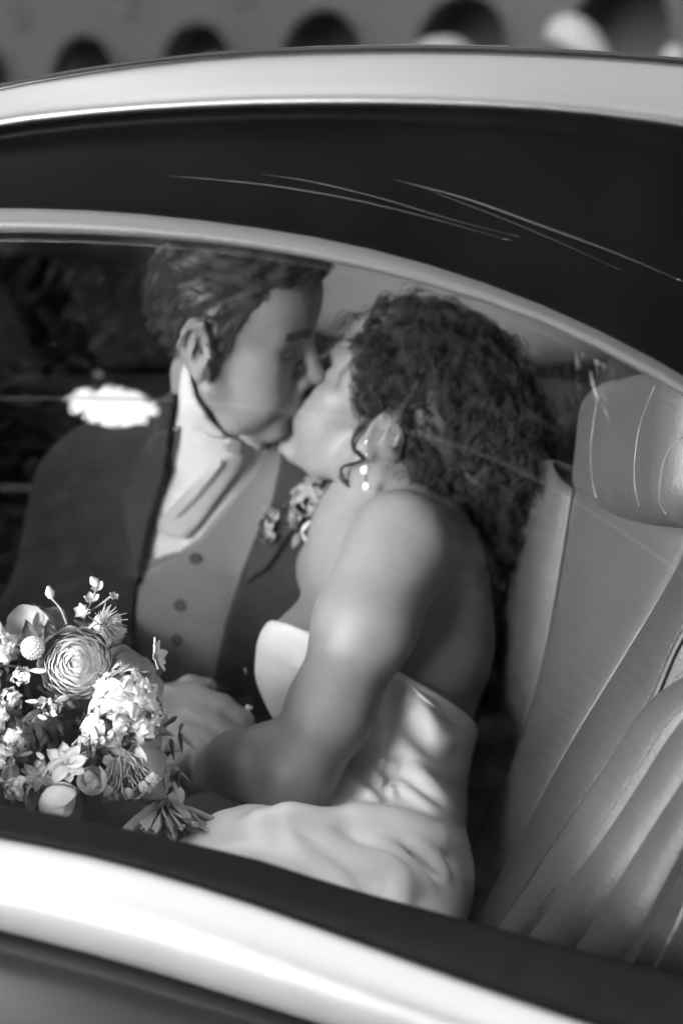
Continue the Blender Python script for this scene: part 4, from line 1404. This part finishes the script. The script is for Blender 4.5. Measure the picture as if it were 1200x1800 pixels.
# curly hair
fld = Field(P(780, 750, 1.38) - .20, P(780, 750, 1.38) + .20, .004)
put = lambda px, py, d, r, k=.03: fld.put(ell(P(px, py, d), r), k, margin=.02)
put(755, 675, 1.405, (.062, .066, .078))
put(725, 620, 1.420, (.040, .040, .060))
put(845, 770, 1.385, (.058, .062, .075))
put(800, 700, 1.395, (.062, .066, .080))
put(835, 870, 1.380, (.042, .052, .060))
put(760, 800, 1.385, (.045, .050, .060))
put(755, 740, 1.385, (.050, .055, .070))
put(842, 930, 1.375, (.020, .032, .035))
put(692, 690, 1.400, (.026, .040, .055))
put(705, 630, 1.405, (.030, .040, .06))
put(690, 660, 1.43, (.022, .045, .06))
fld.put(ell(P(668, 760, 1.320), (.027, .040, .072)), .01, 'sub')
fld.put(ell(P(640, 810, 1.320), (.022, .08, .10)), .01, 'sub')
HV, HQ = fld.nets(2)
hm = raw_mesh('hair_base', HV, HQ)
V = np.array([v.co for v in hm.vertices]); N = np.array([v.normal for v in hm.vertices])
rng = np.random.default_rng(11)
vis = np.where(N @ F < .4)[0]
def curls(nlock, per, L0, L1, r0, r1, tr, seg, lift):
    # every lock is a bundle of hairs on one loose helix
    i = rng.choice(vis, nlock)
    n_ = N[i]
    t = np.array([.12, 0, -1.0]) + rng.normal(size=(nlock, 3)) * .5 + R * .35
    t -= n_ * (t * n_).sum(1)[:, None]
    t /= np.linalg.norm(t, axis=1)[:, None] + 1e-9
    L = rng.uniform(L0, L1, nlock); rad = rng.uniform(r0, r1, nlock); turn = rng.uniform(1.3, 2.8, nlock); ph = rng.uniform(0, 2 * pi, nlock)
    rep = lambda x: np.repeat(x, per, axis=0)
    base_ = rep(V[i]) + rng.normal(size=(nlock * per, 3)) * .0018
    n_, t, L, rad, turn, ph = rep(n_), rep(t), rep(L), rep(rad), rep(turn), rep(ph)
    M_ = len(L)
    L = L * rng.uniform(.8, 1.15, M_); rad = rad * rng.uniform(.75, 1.25, M_); ph = ph + rng.normal(size=M_) * .35
    b = np.cross(t, n_)
    s_ = np.linspace(0, 1, seg)[None, :]
    a = ph[:, None] + turn[:, None] * 2 * pi * s_
    r_ = rad[:, None] * (.5 + .5 * np.sin(pi * s_ * .9))
    radial = n_[:, None, :] * np.cos(a)[..., None] + b[:, None, :] * np.sin(a)[..., None]
    pts = base_[:, None, :] + t[:, None, :] * (L[:, None] * s_)[..., None] + radial * r_[..., None] + n_[:, None, :] * (lift - .012 * s_ ** 2)[..., None]
    w = tr * rng.uniform(.7, 1.3, M_)[:, None] * np.interp(s_, [0, .1, .8, 1], [.6, 1, 1, .3])
    VV = []
    for k in range(3):
        f_ = 2 * pi * k / 3
        VV.append(pts + (radial * cos(f_) + t[:, None, :] * sin(f_)) * w[..., None])
    VV = np.stack(VV, 2)                         # M, seg, 3, 3
    idx = np.arange(M_ * seg * 3).reshape(M_, seg, 3)
    q = np.stack([idx[:, :-1], idx[:, 1:], np.roll(idx, -1, 2)[:, 1:], np.roll(idx, -1, 2)[:, :-1]], -1).reshape(-1, 4)
    return VV.reshape(-1, 3), q
parts_ = [(HV - N * .004, HQ), curls(520, 12, .035, .08, .003, .009, .00042, 20, .001), curls(240, 2, .03, .07, .004, .010, .00035, 20, .007)]
off_ = 0; AV, AQ = [], []
for v_, q_ in parts_:
    AV.append(v_); AQ.append(q_ + off_); off_ += len(v_)
link('hair', raw_mesh('hair', np.concatenate(AV), np.concatenate(AQ)), 'hair_curly', bride)
mb = MB()
# loose tendrils round the ear and temple
for pts, d in (([(655, 668), (638, 690), (634, 705), (648, 722), (640, 745), (622, 765), (618, 785), (632, 800), (640, 808)], 1.335), ([(650, 680), (668, 700), (672, 720), (650, 730)], 1.33), ([(640, 808), (622, 815), (604, 822), (606, 838), (618, 852)], 1.345), ([(700, 740), (708, 765), (704, 790), (696, 808)], 1.315), ([(662, 640), (650, 660), (646, 676)], 1.35)):
    q = np.array([P(x, y, d + .002 * sin(i)) for i, (x, y) in enumerate(pts)])
    q = resample(q, 30)
    for j in range(4):
        mb.tube(q + np.cumsum(rng.normal(size=(30, 3)) * .00035, axis=0) + rng.normal(size=3) * .0008, .0011, 4)
mb.obj('tendrils', 'hair_curly', bride)['kind'] = 'stuff'
# earring: stud, two pearls on a short chain
ear_d = 1.305
er = empty('earring', tuple(P(645, 778, ear_d)))
er.parent = bride
mb = MB(); mb.ball(P(645, 777, ear_d), .0024); mb.ball(P(645, 789, ear_d), .0018); mb.ball(P(644, 800, ear_d), .0016); mb.tube([P(645, 777, ear_d), P(642, 826, ear_d), P(644, 855, ear_d)], .0006, 5)
mb.obj('chain', 'interior_chrome', er)
mb = MB(); mb.ball(P(641, 826, ear_d), .0042, 14, 10); mb.obj('pearl', 'pearl', er)
mb = MB(); mb.ball(P(644, 855, ear_d), .0038, 14, 10); mb.obj('pearl', 'pearl', er)
# ================================================================== FLOWERS
frng = np.random.default_rng(23)
def frame(n, spin=0.0):
    n = np.array(n, float); n /= np.linalg.norm(n)
    a = np.cross([0, 0, 1.0], n) if abs(n[2]) < .95 else np.array([1.0, 0, 0])
    a /= np.linalg.norm(a)
    b = np.cross(n, a)
    a2 = a * cos(spin) + b * sin(spin)
    return np.stack([a2, np.cross(n, a2), n], 1)
def mat4(M, t, s=1.0):
    m_ = Matrix.Identity(4)
    for i in range(3):
        for j in range(3):
            m_[i][j] = float(M[i, j] * s)
        m_[i][3] = float(t[i])
    return m_
_PM = {}
def flat_petal(key, L, w, cup, curl, notch, n=7, m=7):
    """a petal lying along +x from the origin, unit size"""
    if key in _PM: return _PM[key]
    V = []
    for i in range(n):
        t = i / (n - 1)
        half = w * (sin(pi * min(1, t * .86 + .12)) ** .75)
        for j in range(m):
            s = 2 * j / (m - 1) - 1
            x = L * t - (notch * abs(sin(3 * pi * (s + 1) / 2)) * L if i == n - 1 else 0) - .10 * L * s * s * t
            V.append((x, half * s, cup * s * s * w + curl * t * t * L + .03 * L * sin(5 * s + 3 * t)))
    Fc = [(i * m + j, (i + 1) * m + j, (i + 1) * m + j + 1, i * m + j + 1) for i in range(n - 1) for j in range(m - 1)]
    me = raw_mesh('petal', V, Fc)
    me.polygons.foreach_set('use_smooth', np.ones(len(me.polygons), dtype=bool))
    _PM[key] = me
    return me
def cap_petal(key, rho, span, th0, th1, ruff, seed, n=7, m=11):
    if key in _PM: return _PM[key]
    g = np.random.default_rng(seed)
    ph = g.uniform(0, 6)
    V = []
    for i in range(n):
        t = i / (n - 1)
        for j in range(m):
            s = 2 * j / (m - 1) - 1
            edge_ = (1 - abs(s) ** 3)
            th = th0 + (th1 - th0) * t * (.72 + .28 * edge_)
            a = span * s * (.75 + .25 * sin(pi * (t * .6 + .2)))
            r_ = rho * (1 + .05 * t * t + ruff * t * t * sin(7 * s + ph) + .02 * s)
            V.append((r_ * sin(th) * cos(a), r_ * sin(th) * sin(a), r_ * cos(th)))
    Fc = [(i * m + j, (i + 1) * m + j, (i + 1) * m + j + 1, i * m + j + 1) for i in range(n - 1) for j in range(m - 1)]
    me = raw_mesh('petal', V, Fc)
    me.polygons.foreach_set('use_smooth', np.ones(len(me.polygons), dtype=bool))
    _PM[key] = me
    return me
def petal_obj(me, M, t, s, mtl, parent, name='petal'):
    k = (me.name, mtl)
    if k not in _PM:
        m2 = me.copy(); m2.materials.clear(); m2.materials.append(MATS[mtl]); _PM[k] = m2
    o = bpy.data.objects.new(name, _PM[k])
    COL.objects.link(o)
    o.parent = parent
    o.matrix_parent_inverse = PARINV(parent)
    o.matrix_basis = mat4(M, t, s)
    return o
rotz = lambda a: np.array([[cos(a), -sin(a), 0], [sin(a), cos(a), 0], [0, 0, 1.0]])
roty = lambda a: np.array([[cos(a), 0, sin(a)], [0, 1.0, 0], [-sin(a), 0, cos(a)]])
rotx = lambda a: np.array([[1.0, 0, 0], [0, cos(a), -sin(a)], [0, sin(a), cos(a)]])
def core(name, c, r, mtl, parent, bumps=0, M=None):
    mb = MB(); mb.ball(c, r, 14, 10)
    for i in range(bumps):
        z = 1 - 2 * (i + .5) / bumps; a = i * 2.39996
        v = np.array([sqrt(1 - z * z) * cos(a), sqrt(1 - z * z) * sin(a), z])
        mb.ball(np.array(c) + v * r * .98, r * .115, 6, 4)
    return mb.obj(name, mtl, parent)

def ranunculus(c, n, r, parent, mtl='petal_white'):
    M = frame(n, .3)
    f = core('ranunculus', c, r * .27, mtl, parent)
    rings = 14
    for i in range(rings):
        u = i / (rings - 1)
        rho = r * (.30 + .70 * u ** .9)
        lip = radians(12 + 66 * u ** 1.0)
        cnt = 3 + int(4 * u)
        for k in range(cnt):
            me = cap_petal(('cap', i, k % 2), 1.0, pi / cnt * 1.45, radians(104), lip + radians(frng.uniform(-3, 3)), .02 + .02 * u, i * 7 + k)
            a = 2 * pi * k / cnt + i * 1.1 + frng.uniform(-.2, .2)
            petal_obj(me, M @ rotz(a), np.array(c) - M[:, 2] * r * .10 * u, rho, mtl, f)
    return f
def daisy(c, n, r, parent, mtl, cnt=8, curl=.12, eye=.16, w=.30, notch=.10, name='cosmos', spin=0.2, droop=0.0):
    M = frame(n, spin)
    f = core(name, np.array(c) + M[:, 2] * r * .04, r * eye, 'flower_eye', parent, 30)
    me = flat_petal((name, curl, w, notch), 1.0, w, .18, curl, notch)
    for k in range(cnt):
        a = 2 * pi * k / cnt + frng.uniform(-.08, .08)
        petal_obj(me, M @ rotz(a) @ roty(droop + frng.uniform(-.18, .12)) @ rotx(frng.uniform(-.15, .15)), np.array(c) + M[:, 2] * .0006 * (k % 2), r * frng.uniform(.9, 1.06), mtl, f)
    return f
def ruffle(c, n, r, parent, mtl, cnt=46, name='ruffled_flower', size=.55):
    M = frame(n, frng.uniform(0, 6))
    f = core(name, c, r * .45, mtl, parent)
    for k in range(cnt):
        u = (k + .5) / cnt
        th = math.acos(1 - 1.15 * u); a = k * 2.39996
        d = np.array([sin(th) * cos(a), sin(th) * sin(a), cos(th)])
        me = cap_petal(('ruf', k % 6), 1.0, radians(55), radians(80), radians(8), .16, 40 + k % 6, 6, 10)
        Q = frame(M @ d, frng.uniform(0, 6))
        petal_obj(me, Q @ rotx(frng.uniform(-.5, .5)), np.array(c) + M @ d * r * .48, r * size * frng.uniform(.75, 1.15), mtl, f)
    return f
def cup(c, n, r, parent, mtl, name='tulip', cnt=4, open_=26):
    M = frame(n, frng.uniform(0, 6))
    f = core(name, np.array(c) - M[:, 2] * r * .5, r * .3, mtl, parent)
    for k in range(cnt):
        me = cap_petal(('cup', name, k % 2), 1.0, radians(62), radians(172), radians(open_ + 8 * (k % 2)), .035, 90 + k, 9, 11)
        petal_obj(me, M @ rotz(2 * pi * k / cnt + .3) @ roty(frng.uniform(-.06, .06)), c, r * (1 + .05 * (k % 2)), mtl, f)
    return f
def bristles(c, n, r, parent, mtl, cnt=90, name='fringed_flower', spread=1.0):
    M = frame(n, 0)
    mb = MB()
    for k in range(cnt):
        th = spread * sqrt(frng.uniform(0, 1)); a = frng.uniform(0, 2 * pi)
        d = M @ np.array([sin(th) * cos(a), sin(th) * sin(a), cos(th)])
        L = r * frng.uniform(.75, 1.1)
        mb.tube([np.array(c), np.array(c) + d * L * .6 + frng.normal(size=3) * r * .03, np.array(c) + d * L + frng.normal(size=3) * r * .07], [r * .02, r * .03, r * .012], 4)
    o = mb.obj(name, mtl, parent); o['kind'] = 'stuff'
    return o
def leaf(c, dirv, up, L, w, parent, mtl='leaf', name='leaf'):
    d = np.array(dirv, float); d /= np.linalg.norm(d)
    n = np.array(up, float); n = n - d * (n @ d); n /= np.linalg.norm(n) + 1e-9
    M = np.stack([d, np.cross(n, d), n], 1)
    me = flat_petal(('leaf', round(w, 1)), 1.0, w, -.25, -.12, -.02, 6, 5)
    return petal_obj(me, M, c, L, mtl, parent, name)
def blossom(c, n, r, parent, mtl='petal_white', name='small_blossom'):
    return daisy(c, n, r, parent, mtl, 5, .28, .2, .42, .03, name, frng.uniform(0, 6), -.25)

CEN = P(105, 1268, 1.14)
bq = empty('bouquet', tuple(P(120, 1420, 1.12)), 'bouquet of white ranunculus, cosmos and ruffled blooms held at the window', 'bouquet')
px2m = lambda d: d / FPX
tc = -F
def nrm_at(px, py, out=.55, cam_=1.0, up=.15):
    v = R * (px - 110) / 150 + U * (1255 - py) / 150
    return tc * cam_ + v * out + np.array([0, 0, up])
def S(px, d): return px * d / FPX

ranunculus(P(133, 1166, 1.055), nrm_at(133, 1190, .2, 1, .1), S(63, 1.04), bq)
core('craspedia', P(58, 1139, 1.04), S(20, 1.04), 'petal_white', bq, 130)
ruffle(P(216, 1228, 1.055), nrm_at(216, 1228, .4), S(56, 1.04), bq, 'petal_white', 60)
ruffle(P(186, 1276, 1.045), nrm_at(186, 1276, .4), S(40, 1.04), bq, 'petal_white', 34)
ruffle(P(246, 1272, 1.055), nrm_at(246, 1272, .6), S(34, 1.04), bq, 'petal_white', 30)
daisy(P(117, 1340, 1.015), nrm_at(117, 1330, .2), S(44, 1.01), bq, 'petal_white', 8, .10, .11)
daisy(P(70, 1362, 1.035), nrm_at(60, 1372, .8), S(37, 1.03), bq, 'petal_cream', 11, .05, .12, .24, .14, 'cosmos', .5)
cup(P(106, 1412, .992), R * .85 - U * .45 + tc * .12, S(35, .99), bq, 'petal_white', 'tulip', 5, 58)
cup(P(163, 1372, 1.03), np.array([-.3, -.6, .8]), S(26, 1.02), bq, 'petal_cream', 'tulip', 3, 50)
cup(P(262, 1330, 1.06), R * .8 + tc * .5, S(34, 1.05), bq, 'petal_cream', 'tulip', 3, 55)
bristles(P(218, 1318, 1.055), -U * .9 + tc * .6 + R * .15, S(74, 1.04), bq, 'petal_grey', 150, spread=.75)
for k in range(18):
    a = -1.0 + 2.0 * k / 17
    d_ = -U * cos(a) + R * sin(a)
    c_ = P(218, 1318, 1.045) + d_ * S(70, 1.04) + tc * .004
    petal_obj(cap_petal(('ruf', k % 6), 1.0, radians(55), radians(80), radians(8), .16, 40 + k % 6, 6, 10), frame(d_ + tc * .8, frng.uniform(0, 6)), c_, S(17, 1.04), 'petal_grey', [o for o in bq.children if o.name.startswith('fringed')][-1])
daisy(P(273, 1152, 1.075), R * 1.0 + tc * .25 + U * .2, S(34, 1.07), bq, 'petal_cream', 8, .1, .16, .26, .05, 'cosmos', .6, -.12)
bristles(P(180, 1098, 1.10), R * .55 + U * .15 + tc * .7, S(44, 1.1), bq, 'petal_cream', 90, spread=.95)
ruffle(P(188, 1106, 1.11), R * .4 + tc + U * .2, S(30, 1.1), bq, 'petal_cream', 26)
for (x, y, r_, d) in ((148, 1075, 19, 1.115), (160, 1056, 17, 1.12), (173, 1035, 14, 1.125), (198, 1050, 12, 1.12), (205, 1120, 18, 1.12)):
    blossom(P(x, y, d), nrm_at(x, y, .5) + frng.normal(size=3) * .4, S(r_, d), bq, 'petal_cream')
for (x, y, r_, d) in ((236, 1180, 36, 1.085), (262, 1212, 32, 1.09), (215, 1165, 30, 1.08)):
    cup(P(x, y, d), nrm_at(x, y, .8) + frng.normal(size=3) * .2, S(r_, d), bq, 'petal_cream', 'open_blossom', 4, 75)
for (x, y, r_, d) in ((48, 1100, 38, 1.15), (88, 1094, 28, 1.16), (75, 1125, 26, 1.13)):
    cup(P(x, y, d), nrm_at(x, y, .5), S(r_, d), bq, 'petal_grey', 'open_blossom', 4, 70)
for (x, y, r_, d) in ((4, 1142, 30, 1.05), (-6, 1262, 26, 1.04), (2, 1330, 24, 1.02), (-40, 1190, 46, 1.06), (-60, 1290, 50, 1.05), (-30, 1380, 36, 1.02), (20, 1230, 20, 1.05)):
    ruffle(P(x, y, d), nrm_at(x, y, .5), S(r_, d), bq, 'petal_white' if x < 30 and y < 1340 else 'petal_cream', 26)
for (x, y, r_, d, mt) in ((92, 1245, 22, 1.05, 'petal_cream'), (150, 1310, 24, 1.04, 'petal_grey'), (30, 1300, 22, 1.03, 'petal_cream'), (38, 1190, 18, 1.05, 'petal_white'), (205, 1330, 26, 1.05, 'petal_cream'), (262, 1250, 26, 1.06, 'petal_white'), (30, 1385, 24, 1.02, 'petal_grey'), (230, 1385, 24, 1.05, 'petal_grey')):
    ruffle(P(x, y, d), nrm_at(x, y, .5) + frng.normal(size=3) * .2, S(r_, d), bq, mt, 16)
# little wax-flower buds and blossoms
for k in range(34):
    x, y = frng.uniform(-10, 112), frng.uniform(1175, 1345)
    d = frng.uniform(1.03, 1.075)
    n_ = nrm_at(x, y, .4) + frng.normal(size=3) * .6
    if k % 3:
        mb = MB(); dv = frame(n_)[:, 0]; c_ = P(x, y, d)
        L = S(frng.uniform(9, 17), d)
        mb.tube([c_ - dv * L, c_ - dv * L * .3, c_ + dv * L * .5, c_ + dv * L], np.array([.3, .9, 1.0, .25]) * L * .36, 7)
        mb.obj('flower_bud', 'petal_cream' if k % 2 else 'petal_white', bq)
    else:
        blossom(P(x, y, d), n_, S(frng.uniform(8, 13), d), bq, 'petal_cream')
for k in range(14):
    x, y = frng.uniform(285, 330), frng.uniform(1268, 1400)
    d = frng.uniform(1.12, 1.17)
    mb = MB(); c_ = P(x, y, d); dv = frng.normal(size=3) * .4 + U; dv /= np.linalg.norm(dv); L = S(frng.uniform(12, 22), d)
    mb.tube([c_ - dv * L * 1.5, c_, c_ + dv * L * .6, c_ + dv * L], np.array([.12, .5, .6, .2]) * L * .5, 6)
    mb.obj('flower_bud', ('leaf_dark', 'stem', 'petal_grey')[k % 3], bq)
# dark bloom in the middle
ruffle(P(58, 1290, 1.06), nrm_at(58, 1290, .2), S(50, 1.05), bq, 'leaf_dark', 22, 'dark_bloom', .7)
# leaves through the bunch
for k in range(150):
    v = frng.normal(size=3); v /= np.linalg.norm(v)
    if v @ F > .5: continue
    r_ = frng.uniform(.045, .082)
    c_ = CEN + v * r_ * np.array([1, 1, 1.0])
    leaf(c_, v + frng.normal(size=3) * .7, v + frng.normal(size=3) * .6, frng.uniform(.022, .042), .26, bq, 'leaf' if k % 3 else 'leaf_dark')
# thin stalks with buds standing out of the bunch
def stalk(a, b, da, db, r_=.0009):
    mb = MB(); p, q_ = P(*a, da), P(*b, db)
    mb.tube(resample(np.array([p, .5 * (p + q_) + np.array([.002, 0, .001]), q_]), 8), r_, 5); mb.obj('stem', 'stem', bq)
stalk((118, 1098), (88, 1048), 1.1, 1.11); stalk((2, 1120), (-6, 1085), 1.08, 1.09); stalk((150, 1080), (172, 1022), 1.12, 1.125); stalk((150, 1080), (198, 1046), 1.12, 1.12)
mb = MB(); mb.tube([P(90, 1052, 1.11), P(88, 1042, 1.11), P(85, 1030, 1.11)], [.002, .0042, .0012], 8); mb.obj('flower_bud', 'petal_grey', bq)
mb = MB(); mb.tube([P(170, 1030, 1.125), P(166, 1022, 1.125), P(160, 1014, 1.125)], [.002, .004, .0012], 8); mb.obj('flower_bud', 'petal_cream', bq)
# stems bound with ribbon, splayed below the hand
G0, G1 = P(210, 1330, 1.13), P(287, 1402, 1.165)
for k in range(16):
    a = frng.uniform(-1, 1); b = frng.uniform(-1, 1)
    t = k / 15
    end = P(235 + 165 * t + frng.uniform(-8, 8), 1480 - 26 * t + frng.uniform(-14, 14), 1.10 + .06 * frng.uniform(0, 1))
    mb = MB(); mb.tube(resample(np.array([CEN + frng.normal(size=3) * .02, G0 + frng.normal(size=3) * .006, G1 + frng.normal(size=3) * .005, .5 * (G1 + end) + frng.normal(size=3) * .003, end]), 14), np.linspace(.0018, .0034, 14), 6)
    mb.obj('stem', 'stem', bq)
for k in range(15):
    t = k / 14
    end = P(228 + 130 * t, 1470 - 8 * t, 1.085 + .02 * t)
    d_ = end - G1
    leaf(G1 + d_ * .08, d_, tc + frng.normal(size=3) * .5, np.linalg.norm(d_) * frng.uniform(.85, 1.05), .1, bq, 'ribbon', 'ribbon_tail')
mb = MB(); ax = (G1 - G0) / np.linalg.norm(G1 - G0)
mb.tube([G1 - ax * .030, G1 - ax * .018, G1 - ax * .004, G1 + ax * .008], [.020, .015, .0125, .016], 16); mb.obj('ribbon', 'petal_cream', bq)
for k in range(8):
    a = 2 * pi * k / 8
    Mx = frame(ax)
    v = Mx @ np.array([cos(a), sin(a), 0])
    leaf(G1 - ax * .02 + v * .012, -ax + v * .8, v, .030, .4, bq, 'petal_cream', 'ribbon_fold')

# ------------------------------------------------------------------ boutonniere on the lapel
JB = bvh_of(jacket.data)
def onj(px, py, lift):
    return drape(JB, [(px, py)], lift, 1.47)[0]
bt = empty('boutonniere', tuple(onj(545, 900, .0)), 'small boutonniere of pale rose and buds pinned to the dark lapel', 'boutonniere')
c_ = onj(552, 876, .030); d_ = float((c_ - CAM) @ F)
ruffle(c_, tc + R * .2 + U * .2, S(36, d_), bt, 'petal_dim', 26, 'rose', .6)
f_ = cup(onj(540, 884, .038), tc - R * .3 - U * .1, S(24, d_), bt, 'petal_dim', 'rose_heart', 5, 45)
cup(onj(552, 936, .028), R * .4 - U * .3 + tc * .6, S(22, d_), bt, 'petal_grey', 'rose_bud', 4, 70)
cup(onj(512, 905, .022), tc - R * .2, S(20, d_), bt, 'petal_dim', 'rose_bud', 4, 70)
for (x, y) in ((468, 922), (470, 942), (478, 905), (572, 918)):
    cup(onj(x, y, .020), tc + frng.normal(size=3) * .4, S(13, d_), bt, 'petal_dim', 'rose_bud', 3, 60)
for k in range(16):
    x, y = frng.uniform(470, 590), frng.uniform(835, 940)
    leaf(onj(x, y, .016), (R * (x - 535) + U * (890 - y)) / 60 + frng.normal(size=3) * .3, tc + frng.normal(size=3) * .4, S(30, d_), .28, bt, 'leaf')
